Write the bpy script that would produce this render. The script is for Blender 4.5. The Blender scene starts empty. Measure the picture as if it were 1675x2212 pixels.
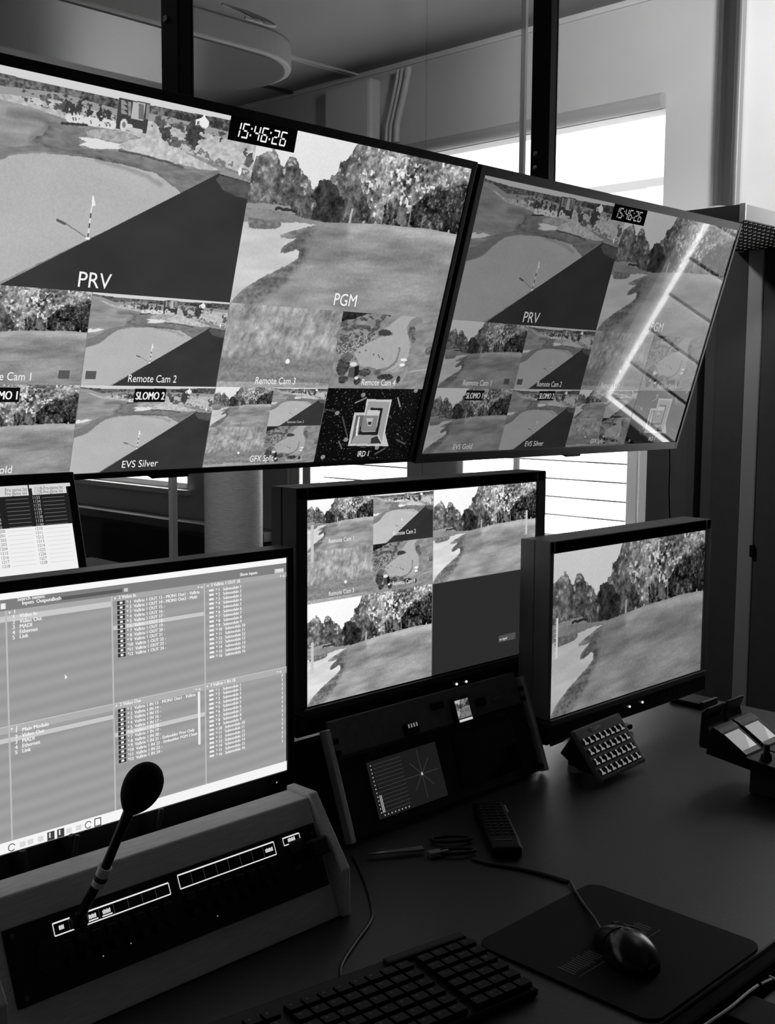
import bpy, math, random
import numpy as np
from mathutils import Matrix, Vector
random.seed(7)
scene = bpy.context.scene
COL = scene.collection
# ------------------------------------------------------------------ camera, world, lights, exposure
FOC = 2470.65; YAW = 0.79258; PITCH = -0.10363; ROLL = 0.00741; CX, CY = 837.5, 1106.0
CAM = np.array([0.0, 0.0, 1.4])
def cam_axes():
    cy, sy = math.cos(YAW), math.sin(YAW)
    fwd = np.array([sy*math.cos(PITCH), cy*math.cos(PITCH), math.sin(PITCH)])
    right = np.array([cy, -sy, 0.0]); up = np.cross(right, fwd)
    r = math.cos(ROLL)*right + math.sin(ROLL)*up
    u = -math.sin(ROLL)*right + math.cos(ROLL)*up
    return np.array([r, u, fwd])
CM = cam_axes()
cd = bpy.data.cameras.new('camera'); cam = bpy.data.objects.new('camera', cd); COL.objects.link(cam)
cd.sensor_fit = 'HORIZONTAL'; cd.sensor_width = 36.0; cd.lens = FOC/1675*36.0; cd.clip_start = 0.02
mw = Matrix.Identity(4)
for i in range(3):
    mw[i][0] = CM[0][i]; mw[i][1] = CM[1][i]; mw[i][2] = -CM[2][i]; mw[i][3] = CAM[i]
cam.matrix_world = mw
scene.camera = cam
vs = scene.view_settings; vs.view_transform = 'Standard'; vs.look = 'None'; vs.exposure = 0.0; vs.gamma = 1.0; vs.use_curve_mapping = False
wd = bpy.data.worlds.new('world'); scene.world = wd; wd.use_nodes = True
wd.node_tree.nodes['Background'].inputs[0].default_value = (1, 1, 1, 1)
wd.node_tree.nodes['Background'].inputs[1].default_value = 0.6
def area_light(name, loc, direction, sx, sy, power, spread=180):
    l = bpy.data.lights.new(name, 'AREA'); l.shape = 'RECTANGLE'; l.size = sx; l.size_y = sy; l.energy = power
    l.spread = math.radians(spread)
    o = bpy.data.objects.new(name, l); COL.objects.link(o); o.location = loc
    o.rotation_euler = Vector(direction).to_track_quat('-Z', 'Y').to_euler()
    return o
def spot(name, loc, target, power, deg, r=0.25):
    l = bpy.data.lights.new(name, 'SPOT'); l.energy = power; l.spot_size = math.radians(deg); l.spot_blend = 1.0; l.shadow_soft_size = r
    o = bpy.data.objects.new(name, l); COL.objects.link(o); o.location = loc
    o.rotation_euler = (Vector(target)-Vector(loc)).to_track_quat('-Z', 'Y').to_euler()
    return o
spot('added_spot_on_window_wall', (2.5, 0.9, 2.9), (4.4, 2.25, 2.95), 320, 75)  # added lamp brightening the upper right wall, no such fitting known
spot('added_spot_on_pillar', (1.3, 2.2, 2.9), (1.80, 2.75, 1.1), 330, 45, .05)  # added lamp to lift the pillar and the support tube
spot('added_spot_on_case', (1.9, -.3, 2.9), (1.34, .46, .72), 26, 14, .03)  # invented lamp so the case and white cables show up
spot('added_spot_on_window_frames', (2.7, 3.3, 2.95), (4.4, 2.6, 1.2), 130, 55, .1)  # extra lamp put in to brighten window frames and cladding

# ------------------------------------------------------------------ helpers
def lin(t):
    t = np.asarray(t, dtype=float)
    return np.where(t <= 0.04045, t/12.92, ((np.clip(t, 0, None)+0.055)/1.055)**2.4)
MATS = {}
def pm(name, tone, rough=0.6, metal=0.0, spec=0.3, noise=0.0, scale=30.0, stretch=(1, 1, 1), bump=0.0, trans=0):
    if name in MATS: return MATS[name]
    m = bpy.data.materials.new(name); m.use_nodes = True; MATS[name] = m
    nt = m.node_tree; b = nt.nodes['Principled BSDF']; v = float(lin(tone))
    b.inputs['Base Color'].default_value = (v, v, v, 1); b.inputs['Roughness'].default_value = rough
    b.inputs['Metallic'].default_value = metal; b.inputs['Specular IOR Level'].default_value = spec
    if noise or bump:
        tc = nt.nodes.new('ShaderNodeTexCoord'); mp = nt.nodes.new('ShaderNodeMapping'); n = nt.nodes.new('ShaderNodeTexNoise')
        mp.inputs['Scale'].default_value = stretch; n.inputs['Scale'].default_value = scale; n.inputs['Detail'].default_value = 5
        nt.links.new(tc.outputs['Object'], mp.inputs[0]); nt.links.new(mp.outputs[0], n.inputs['Vector'])
        if noise:
            mr = nt.nodes.new('ShaderNodeMapRange'); mr.inputs['From Min'].default_value = 0.3; mr.inputs['From Max'].default_value = 0.7
            mr.inputs['To Min'].default_value = v*(1-noise); mr.inputs['To Max'].default_value = v*(1+noise)
            nt.links.new(n.outputs['Fac'], mr.inputs['Value']); nt.links.new(mr.outputs[0], b.inputs['Base Color'])
        if bump:
            bp = nt.nodes.new('ShaderNodeBump'); bp.inputs['Strength'].default_value = bump; bp.inputs['Distance'].default_value = 0.002
            nt.links.new(n.outputs['Fac'], bp.inputs['Height']); nt.links.new(bp.outputs[0], b.inputs['Normal'])
    return m
def em(name, tone, strength=1.0, rough=0.5, spec=0.0, light=False):
    """something that gives off light, shown at a display tone"""
    if name in MATS: return MATS[name]
    m = bpy.data.materials.new(name); m.use_nodes = True; MATS[name] = m
    b = m.node_tree.nodes['Principled BSDF']; v = float(lin(tone))
    b.inputs['Base Color'].default_value = (0, 0, 0, 1); b.inputs['Roughness'].default_value = rough
    b.inputs['Specular IOR Level'].default_value = spec
    b.inputs['Emission Color'].default_value = (v, v, v, 1); b.inputs['Emission Strength'].default_value = strength
    if not light: m.cycles.emission_sampling = 'NONE'
    return m
def feed_mat(name, strength, rough, spec):
    if name in MATS: return MATS[name]
    m = em(name, 1, strength, rough, spec); nt = m.node_tree
    a = nt.nodes.new('ShaderNodeAttribute'); a.attribute_name = 'picture'; a.attribute_type = 'GEOMETRY'
    nt.links.new(a.outputs['Color'], nt.nodes['Principled BSDF'].inputs['Emission Color'])
    return m
ORG = {}
def tag(o, label=None, cat=None, group=None, kind=None):
    if label: o['label'] = label
    if cat: o['category'] = cat
    if group: o['group'] = group
    if kind: o['kind'] = kind
    return o
def empty(name, loc, label=None, cat=None, rot=(0, 0, 0), group=None, kind=None):
    o = bpy.data.objects.new(name, None); COL.objects.link(o); o.empty_display_size = 0.05
    o.location = loc; o.rotation_euler = rot; ORG[o.name] = Vector(loc)
    return tag(o, label, cat, group, kind)
class MB:
    def __init__(s): s.v = []; s.f = []; s.mi = []; s.cur = 0; s.sm = False
    def add(s, vs_, fs_):
        n = len(s.v); s.v += [tuple(v) for v in vs_]
        for f in fs_: s.f.append([i+n for i in f]); s.mi.append(s.cur)
        return s
    def box(s, x0, x1, y0, y1, z0, z1, M=None):
        vs_ = [Vector((x, y, z)) for z in (z0, z1) for y in (y0, y1) for x in (x0, x1)]
        if M is not None: vs_ = [M @ v for v in vs_]
        return s.add(vs_, [(0, 2, 3, 1), (4, 5, 7, 6), (0, 1, 5, 4), (2, 6, 7, 3), (0, 4, 6, 2), (1, 3, 7, 5)])
    def prism(s, poly, x0, x1, M=None):   # poly of (y,z), extruded along x
        n = len(poly); vs_ = [Vector((x, y, z)) for x in (x0, x1) for y, z in poly]
        if M is not None: vs_ = [M @ v for v in vs_]
        return s.add(vs_, [tuple(range(n))[::-1], tuple(range(n, 2*n))] + [(i, (i+1) % n, n+(i+1) % n, n+i) for i in range(n)])
    def slab(s, poly, z0, z1, M=None):   # poly of (x,y), extruded along z
        n = len(poly); vs_ = [Vector((x, y, z)) for z in (z0, z1) for x, y in poly]
        if M is not None: vs_ = [M @ v for v in vs_]
        return s.add(vs_, [tuple(range(n))[::-1], tuple(range(n, 2*n))] + [(i, (i+1) % n, n+(i+1) % n, n+i) for i in range(n)])
    def plate(s, poly, y0, y1):           # poly of (x,z), thickness along y
        n = len(poly); vs_ = [Vector((x, y, z)) for y in (y0, y1) for x, z in poly]
        return s.add(vs_, [tuple(range(n)), tuple(range(n, 2*n))[::-1]] + [(i, n+i, n+(i+1) % n, (i+1) % n) for i in range(n)])
    def quad(s, a, b, c, d): return s.add([a, b, c, d], [(0, 1, 2, 3)])
    def rect(s, x0, z0, x1, z1, y=0.0): return s.quad((x0, y, z0), (x1, y, z0), (x1, y, z1), (x0, y, z1))
    def tube(s, path, r, n=10, cap=True):
        P = [Vector(p) for p in path]; rr = r if isinstance(r, (list, tuple)) else [r]*len(P); vs_ = []; fs_ = []
        for i, p in enumerate(P):
            t = (P[min(i+1, len(P)-1)]-P[max(i-1, 0)]).normalized()
            a = t.orthogonal().normalized() if i == 0 else (pa - t*pa.dot(t)).normalized()
            pa = a; b = t.cross(a)
            for k in range(n):
                an = 2*math.pi*k/n; vs_.append(p + (a*math.cos(an)+b*math.sin(an))*rr[i])
        for i in range(len(P)-1):
            for k in range(n): fs_.append((i*n+k, i*n+(k+1) % n, (i+1)*n+(k+1) % n, (i+1)*n+k))
        if cap: fs_ += [tuple(range(n))[::-1], tuple(range((len(P)-1)*n, len(P)*n))]
        s.sm = True
        return s.add(vs_, fs_)
    def sphere(s, c, r, nu=16, nv=10, M=None):   # r may be (rx,ry,rz)
        r = r if isinstance(r, tuple) else (r, r, r); vs_ = []; fs_ = []
        for j in range(nv+1):
            th = math.pi*j/nv
            for i in range(nu):
                ph = 2*math.pi*i/nu
                v = Vector((r[0]*math.sin(th)*math.cos(ph), r[1]*math.sin(th)*math.sin(ph), r[2]*math.cos(th)))
                if M is not None: v = M @ v
                vs_.append(v+Vector(c))
        for j in range(nv):
            for i in range(nu): fs_.append((j*nu+i, (j+1)*nu+i, (j+1)*nu+(i+1) % nu, j*nu+(i+1) % nu))
        s.sm = True
        return s.add(vs_, fs_)
    def build(s, name, mat, parent=None, world=False, bevel=0.0, seg=2, smooth=None):
        off = Vector((0, 0, 0))
        if world and parent is not None: off = ORG[parent.name]
        me = bpy.data.meshes.new(name); me.from_pydata([tuple(Vector(v)-off) for v in s.v], [], s.f)
        mats = mat if isinstance(mat, (list, tuple)) else [mat]
        for m in mats: me.materials.append(m)
        if len(mats) > 1: me.polygons.foreach_set('material_index', s.mi)
        if (s.sm if smooth is None else smooth): me.polygons.foreach_set('use_smooth', [True]*len(me.polygons))
        me.update()
        o = bpy.data.objects.new(name, me); COL.objects.link(o)
        if parent is not None: o.parent = parent; ORG[o.name] = ORG.get(parent.name, Vector((0, 0, 0)))
        else: ORG[o.name] = Vector((0, 0, 0))
        if bevel:
            b = o.modifiers.new('bevel', 'BEVEL'); b.width = bevel; b.segments = seg; b.limit_method = 'ANGLE'
        if s.sm and smooth is None:
            e = o.modifiers.new('split', 'EDGE_SPLIT'); e.split_angle = math.radians(50)
        return o
def copy_tree(o, parent=None):
    c = o.copy(); COL.objects.link(c); c.parent = parent
    for ch in list(o.children): copy_tree(ch, c)
    return c
def ray(px, py): return CM.T @ np.array([(px-CX)/FOC, (CY-py)/FOC, 1.0])
def cast(px, py, n, c):
    n = np.array(n, float); d = ray(px, py); return Vector(CAM + d*((c-n@CAM)/(n@d)))
def onz(px, py, z=0.74): return cast(px, py, (0, 0, 1), z)
def ony(px, py, y): return cast(px, py, (0, 1, 0), y)
def onx(px, py, x): return cast(px, py, (1, 0, 0), x)
class Frame:      # an upright or tilted panel: local x along the wall, local z up its face, local -y towards the viewer
    def __init__(s, org, t):
        s.o = np.array(org, float); s.t = t
        s.ez = np.array([0, math.sin(t), math.cos(t)]); s.n = np.array([0, -math.cos(t), math.sin(t)]); s.c = s.n@s.o
    def px(s, x, y):
        q = np.array(cast(x, y, s.n, s.c))-s.o; return (q[0], q@s.ez)
    def rot(s): return (-s.t, 0, 0)
TXT = {}
def text_geo(body, size, align='LEFT', font_shear=0.0):
    key = (body, align, font_shear)
    if key not in TXT:
        c = bpy.data.curves.new('text', 'FONT'); c.body = body; c.size = 1.0; c.align_x = align; c.shear = font_shear; c.resolution_u = 3
        o = bpy.data.objects.new('text', c); COL.objects.link(o)
        dg = bpy.context.evaluated_depsgraph_get(); dg.update()
        me = bpy.data.meshes.new_from_object(o.evaluated_get(dg))
        TXT[key] = ([tuple(v.co) for v in me.vertices], [tuple(p.vertices) for p in me.polygons])
        bpy.data.objects.remove(o); bpy.data.curves.remove(c); bpy.data.meshes.remove(me)
    return TXT[key]
def text_mb(mb, body, x, z, size, y=-0.001, align='LEFT', width=None, shear=0.0):
    v, f = text_geo(body, size, align, shear)
    if not v: return mb
    sx = size
    if width:
        w = max(p[0] for p in v)-min(p[0] for p in v); sx = width/w
    return mb.add([(x+p[0]*sx, y, z+p[1]*size) for p in v], f)

# ------------------------------------------------------------------ the room
wallm = pm('painted_wall', 0.80, 0.75, noise=0.04, scale=3)
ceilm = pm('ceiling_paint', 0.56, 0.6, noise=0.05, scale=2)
darkm = pm('dark_carpet', 0.12, 0.9, noise=0.2, scale=60)
XR = 4.4
def struct(mb, name, mat, parent=None, **k):
    o = mb.build(name, mat, parent, **k)
    if parent is None: o['kind'] = 'structure'
    return o
struct(MB().box(-2.6, 4.6, -2.6, 9.1, -0.1, 0.0), 'floor', darkm)
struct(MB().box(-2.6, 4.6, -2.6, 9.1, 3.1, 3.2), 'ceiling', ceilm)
w = MB()
def wall_with(openings, y0, y1):
    ys = sorted({y0, y1, *[v for o in openings for v in o[:2]]})
    for a, b in zip(ys[:-1], ys[1:]):
        op = [o for o in openings if o[0] <= a+1e-6 and o[1] >= b-1e-6]
        if op: w.box(XR, XR+0.2, a, b, 0, op[0][2]); w.box(XR, XR+0.2, a, b, op[0][3], 3.1)
        else: w.box(XR, XR+0.2, a, b, 0, 3.1)
OP = [(0.93, 1.72, 0.72, 2.25), (2.69, 5.17, 0.72, 2.613), (6.17, 7.7, 0.76, 2.6)]
wall_with(OP, -2.5, 9.0)
struct(w, 'wall_right', wallm)
struct(MB().box(-2.5, 4.4, 9.0, 9.1, 0, 3.1), 'wall_back', wallm)
struct(MB().box(-2.5, 4.4, -2.6, -2.5, 0, 3.1), 'wall_front', wallm)
struct(MB().box(-2.6, -2.5, -2.5, 9.0, 0, 3.1), 'wall_left', pm('grey_paint', 0.55, 0.8))  # left wall in a darker tone than the other walls
# ceiling seams
seam = MB(); seam.box(-2.5, XR, 5.10, 5.13, 3.088, 3.1)
struct(seam, 'trim_1', pm('seam_dark', 0.2, 0.7))
seam = MB(); seam.box(-2.5, XR, 4.57, 4.585, 3.09, 3.1); seam.box(-2.5, XR, 4.60, 4.612, 3.09, 3.1)
struct(seam, 'trim_2', pm('seam_light', 0.8, 0.4))
struct(MB().box(XR-0.012, XR, 2.37, 9.0, 3.075, 3.1), 'trim_3', pm('cornice', 0.86, 0.5))

# windows with lowered slatted blinds
skyp = em('daylight_outside', 1.0, 11.0)
slatm = bpy.data.materials.new('glowing_blind_slats'); slatm.use_nodes = True
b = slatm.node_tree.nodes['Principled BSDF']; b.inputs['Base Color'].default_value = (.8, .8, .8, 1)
b.inputs['Emission Color'].default_value = (1, 1, 1, 1); b.inputs['Emission Strength'].default_value = 2.2  # glow put into the slats in place of daylight coming through them
slatdm = pm('slat_shade_line', 0.42, 0.7)  # dark strip painting the shade line where slats overlap
framem = pm('window_frame_paint', 0.93, 0.5)
def window(idx, y0, y1, z0, z1, frames, blinds, slat0):
    root = empty('window_%d' % idx, (XR, (y0+y1)/2, z0), kind='structure')
    pd = .146 if idx == 2 else .19
    MB().quad((XR+pd, y0, z0), (XR+pd, y1, z0), (XR+pd, y1, z1), (XR+pd, y0, z1)).build('window_pane', skyp, root, world=True)
    f = MB()
    for a, b_, c, d in frames: f.box(XR+.01, XR+.09, a, b_, c, d)
    f.build('window_frame', framem, root, world=True, bevel=.004)
    MB().box(XR-.05, XR+.15, y0-.03, y1+.03, z0-.035, z0).build('window_sill', framem, root, world=True, bevel=.004)
    for a, b_, zb, zt in blinds:
        s = MB(); z = slat0; k = 0; pt = .176 if idx == 2 else .088
        while z < zt:
            if z >= zb-.02:
                M = Matrix.Translation((XR+.12, 0, z)) @ Matrix.Rotation(math.radians(4 if idx == 2 else 16), 4, 'Y')
                s.cur = 0; s.box(-.002, .002, a, b_, 0.0, pt*1.07, M)
                s.cur = 1; s.box(-.0035, -.002, a, b_, 0.0, .014 if idx == 2 else .007, M)
            z += pt; k += 1
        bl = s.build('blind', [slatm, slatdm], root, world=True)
        c = MB()
        for yy in ([a+.17] if b_-a > .5 else [(a+b_)/2]) + ([b_-.15] if b_-a > .7 else []):
            c.box(XR+.098, XR+.1, yy-.004, yy+.004, zb, zt)
            for q in range(int((zt-zb)/.088)): c.box(XR+.09, XR+.1, yy-.008, yy+.006, zb+.088*q+.03, zb+.088*q+.062)
        c.build('ladder_cord', pm('cord_grey', 0.62, .7), bl)
        MB().box(XR+.08, XR+.13, a, b_, zt-.0, zt+.03).build('head_rail', framem, bl)
    return root
window(1, 2.69, 5.17, .72, 2.613,
       [(2.69, 2.775, .72, 2.1), (2.785, 2.84, .72, 2.1), (3.81, 4.206, .72, 2.2), (4.98, 5.05, .72, 2.6), (5.08, 5.17, .72, 2.6), (2.69, 5.17, .72, .74)],
       [(2.84, 3.82, .76, 2.25), (4.2, 4.99, .76, 2.25)], .725)
window(2, .93, 1.72, .72, 2.25, [(.93, .938, .72, 2.25), (1.69, 1.72, .72, 2.25), (.93, 1.72, .733, .790)],
       [(.968, 1.69, .80, 2.2)], .800)
window(3, 6.17, 7.7, .76, 2.6, [(6.17, 6.2, .76, 2.6), (6.17, 7.7, .76, .80)], [(6.2, 7.7, .83, 2.5)], .83)
wr_ = bpy.data.objects['window_1']
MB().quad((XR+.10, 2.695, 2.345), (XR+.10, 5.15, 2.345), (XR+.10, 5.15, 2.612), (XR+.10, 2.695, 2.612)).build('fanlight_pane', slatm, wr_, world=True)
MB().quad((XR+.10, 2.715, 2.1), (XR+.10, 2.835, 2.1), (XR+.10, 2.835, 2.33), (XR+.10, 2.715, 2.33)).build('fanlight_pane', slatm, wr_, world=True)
MB().box(XR+.07, XR+.12, 2.715, 5.15, 2.315, 2.345).build('transom_bar', em('glowing_transom', .97, .95), wr_, world=True)  # bar glows by itself in place of daylight on it
# rolled shade above the big window
tag(MB().tube([(XR-.02, 2.69, 2.645), (XR-.02, 5.1, 2.645)], .032, 14).build('roller_shade', pm('shade_fabric', .66, .8)),
    'rolled pale shade running along the top of the bright window', 'window shade')
# pale box standing in for a soft patch of light on the back-room wall
tag(MB().box(XR-.09, XR-.0, 4.40, 4.76, 2.68, 3.04).build('light_patch_box', pm('light_patch_pale', .86, .5), bevel=.02),
    'pale square box standing in for a patch of light high on the far wall', 'light patch')
pv = MB()  # pale tubes put in for the pillar's curved reflection
for k, dy in enumerate((0, .045, .075)):
    pv.tube([(XR-.05, 4.16+dy, 3.05), (XR-.05, 4.17+dy, 3.0), (XR-.05, 4.2+dy, 2.9), (XR-.05, 4.24+dy, 2.78), (XR-.05, 4.245+dy, 2.69)], .018 if k == 0 else .009, 10)
tag(pv.build('reflection_tubes', pm('reflection_pale', .8, .4)), 'curved pale tubes standing in for a reflection on the far wall', 'reflection')
# glass partition
gm = bpy.data.materials.new('tinted_glass'); gm.use_nodes = True; nt = gm.node_tree
for n in list(nt.nodes):
    if n.type == 'BSDF_PRINCIPLED': nt.nodes.remove(n)
tr = nt.nodes.new('ShaderNodeBsdfTransparent'); tr.inputs[0].default_value = (.93, .93, .93, 1)
gl = nt.nodes.new('ShaderNodeBsdfGlossy'); gl.inputs['Roughness'].default_value = 0.03
fr_ = nt.nodes.new('ShaderNodeLayerWeight'); mx = nt.nodes.new('ShaderNodeMixShader'); fr_.inputs[0].default_value = .5
pw = nt.nodes.new('ShaderNodeMath'); pw.operation = 'POWER'; pw.inputs[1].default_value = 4.0
ml = nt.nodes.new('ShaderNodeMath'); ml.operation = 'MULTIPLY_ADD'; ml.inputs[1].default_value = .45; ml.inputs[2].default_value = .03
nt.links.new(fr_.outputs['Facing'], pw.inputs[0]); nt.links.new(pw.outputs[0], ml.inputs[0]); nt.links.new(ml.outputs[0], mx.inputs[0]); nt.links.new(tr.outputs[0], mx.inputs[1]); nt.links.new(gl.outputs[0], mx.inputs[2])
nt.links.new(mx.outputs[0], nt.nodes['Material Output'].inputs['Surface'])
silver = pm('brushed_metal', .72, .35, metal=.9, spec=.5)
gp = empty('glass_partition', (3.0, 2.37, 0), 'tall tinted glass partition standing behind the two wall televisions', 'glass partition')
MB().box(2.562, 4.33, 2.370, 2.380, 0.0, 3.09).build('glass_panel', gm, gp, world=True)
MB().box(.2, 2.556, 2.370, 2.380, 0.0, 3.09).build('glass_panel', gm, gp, world=True)
MB().box(.9, 3.046, 2.392, 2.402, 0.0, 3.09).build('glass_panel', gm, gp, world=True)
MB().box(3.044, 3.056, 2.388, 2.406, 0.0, 3.09).build('panel_edge', pm('edge_pale', .75, .3), gp, world=True)
pf = MB().box(4.335, 4.36, 2.34, 2.42, 0, 3.09).build('end_post', pm('post_dark', .22, .4, metal=.4), gp, world=True, bevel=.003)
MB().box(4.362, 4.395, 2.33, 2.40, 0, 3.09).build('post_cover', pm('post_silver', .66, .35, metal=.6), gp, world=True, bevel=.003)
MB().box(1.668, 1.685, 2.410, 2.427, 0, 1.5).build('support_tube', pm('bright_steel', 1.0, .4, metal=.0), gp, world=True, bevel=.002)

# stadium shaped solid body standing in for a lamp's reflection in the glass
def stadium(x0, x1, yc, r, n=24):
    return [(x1+r*math.sin(math.pi*i/n), yc+r*math.cos(math.pi*i/n)) for i in range(n+1)] + [(x0, yc-r), (x0, yc+r)]
cl = empty('mirrored_lamp', (3.4, 4.75, 3.1), 'long rounded body standing in for a lamp reflected in the glass at top left', 'lamp reflection')
st = stadium(1.9, 3.52, 4.72, .40)
MB().slab(st, 2.98, 3.10).build('mirrored_lamp_body', pm('mirrored_lamp_white', .68, .5), cl, world=True, bevel=.01)
MB().slab(stadium(1.92, 3.51, 4.72, .375), 2.972, 2.984).build('mirrored_lamp_diffuser', pm('mirrored_lamp_lens', .42, .35), cl, world=True)
co = MB()  # coiled cables of the reflected lamp, built as solid loops
for k in range(3):
    pth = [(3.12+.05*k+.09*math.cos(a), 4.0+.06*math.sin(a)*1.5, 3.0+.05*math.sin(a)) for a in np.linspace(-1.8, 1.6, 14)]
    co.tube(pth, .006, 6)
tag(co.build('mirrored_lamp_cable', pm('mirrored_cable_pale', .75, .5)), 'loops of pale cable standing in for the reflected lamp cables at the top edge', 'cable')

# dark acoustic panels below the big window line
pn = empty('wall_cladding', (4.3, 2.4, 0), 'tall dark grey cladding panel against the wall right of the bright window', 'wall panel')
cladm = pm('dark_cladding', .24, .7, noise=.06, scale=20)
MB().box(4.33, 4.385, 2.455, 2.688, 0, 2.0).build('panel_board', cladm, pn, world=True, bevel=.004)
MB().box(4.33, 4.385, 2.245, 2.425, 0, 2.04).build('panel_board', cladm, pn, world=True, bevel=.004)
MB().box(4.36, 4.385, 2.425, 2.455, 0, 1.98).build('panel_gap', pm('gap_black', .03, .9), pn, world=True)
MB().box(4.32, 4.385, 2.175, 2.243, 0, 2.04).build('edge_profile', pm('profile_alu', .66, .35, metal=.5), pn, world=True, bevel=.006)
MB().box(4.32, 4.385, 2.0, 2.172, 0, 2.04).build('panel_board', cladm, pn, world=True, bevel=.004)
MB().box(4.305, 4.322, 2.165, 2.182, .75, .80).build('latch', pm('latch_black', .05, .4), pn, world=True, bevel=.002)
# wall cabinet with perforated underside
wc = empty('wall_cabinet', (3.9, 2.1, 1.97), 'boxy overhead cabinet with dark side and perforated metal underside by the right wall', 'cabinet')
MB().box(3.525, 4.32, 1.85, 1.862, 1.972, 2.022).build('front_panel', pm('cabinet_pale', .80, .5), wc, world=True, bevel=.002)
MB().box(3.525, 3.545, 1.862, 2.30, 1.972, 2.022).build('side_panel', pm('cabinet_dark', .24, .6), wc, world=True, bevel=.002)
MB().box(3.521, 3.530, 1.846, 1.866, 1.970, 2.024).build('corner_strip', pm('strip_light', .75, .3, metal=.3), wc, world=True)
MB().box(3.545, 4.32, 1.862, 2.30, 2.004, 2.02).build('top_panel', pm('cabinet_pale', .8, .5), wc, world=True)
MB().box(3.545, 4.32, 1.862, 2.30, 1.976, 1.98).build('perforated_panel', pm('perf_black', .07, .5), wc, world=True)
st_ = MB()
for i in range(22):
    for j in range(9):
        xx = 3.57+.033*i+(.016 if j % 2 else 0); yy = 1.885+.043*j
        st_.sphere((xx, yy, 1.975), (.0052, .0052, .003), 8, 4)
st_.build('perforation_rim', pm('rim_bright', .95, .25, metal=.4, spec=.8), wc, world=True)
tag(MB().sphere((3.62, 1.99, 2.022), (.07, .05, .018), 20, 8).build('paper_lid', pm('white_plastic', .95, .5)),
    'small white rounded lid lying on top of the overhead cabinet', 'lid')
lc = MB().box(2.6, 3.3, 5.2, 6.8, 0, .5)
# things in the back room seen under the left television
A = onz(157, 1080, .72); B = onz(416, 1127, .62)
lk = empty('low_cupboard', (2.5, 4.4, 0), 'low black cupboard in the dark back room behind the left monitor', 'cupboard')
MB().box(1.2, 2.62, 3.9, 4.4, 0, .66).build('cupboard_body', pm('cupboard_black', .03, .9), lk, world=True, bevel=.005)
MB().box(1.19, 2.63, 3.89, 4.41, .66, .675).build('cupboard_top', pm('cupboard_top', .03, .8), lk, world=True, bevel=.003)
tag(MB().box(4.24, 4.39, 5.2, 8.2, .52, .575).build('wall_ledge', pm('ledge_grey', .5, .6), bevel=.004),
    'grey ledge running along the far wall under the small window', 'ledge')
tag(MB().box(3.2, 4.20, 4.9, 8.2, .0, .51).build('sofa_bench', pm('bench_black', .015, 1.0, spec=0), bevel=.02),
    'long black bench against the far wall below the grey ledge', 'bench')
# brushed steel pillar
pa = ony(430, 1150, 2.95); pb = ony(556, 1150, 2.95)
pc = Vector(((pa.x+pb.x)/2+.02, 2.95, 0)); pr = abs(pb.x-pa.x)/2*.80
pl_ = MB().tube([(pc.x, pc.y, 0), (pc.x, pc.y, .9), (pc.x, pc.y, 1.9)], pr, 40)
tag(pl_.build('steel_pillar', pm('pillar_steel', .72, .5, metal=.25, noise=.15, scale=40, stretch=(1, 1, 8), bump=.3)),
    'thick brushed steel pillar standing behind the glass, left of centre', 'pillar')

# ------------------------------------------------------------------ the desk
dk = empty('control_desk', (1.2, 1.1, 0), 'wide dark grey control desk carrying the monitors and consoles', 'desk')
deskm = pm('desk_laminate', .19, .42, noise=.10, scale=220, bump=.12, spec=.5)
MB().box(-.6, 2.245, .595, 1.75, .70, .74).build('desk_top', deskm, dk, world=True, bevel=.003)
MB().box(-.6, 2.245, .575, .595, .705, .737).build('edge_strip', pm('edge_rubber', .02, .8, spec=.1), dk, world=True, bevel=.004)
MB().box(2.12, 2.16, .7, 1.7, 0, .70).build('leg_panel', pm('desk_leg', .12, .6), dk, world=True)
MB().box(-.5, -.46, .7, 1.7, 0, .70).build('leg_panel', pm('desk_leg', .12, .6), dk, world=True)

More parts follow.
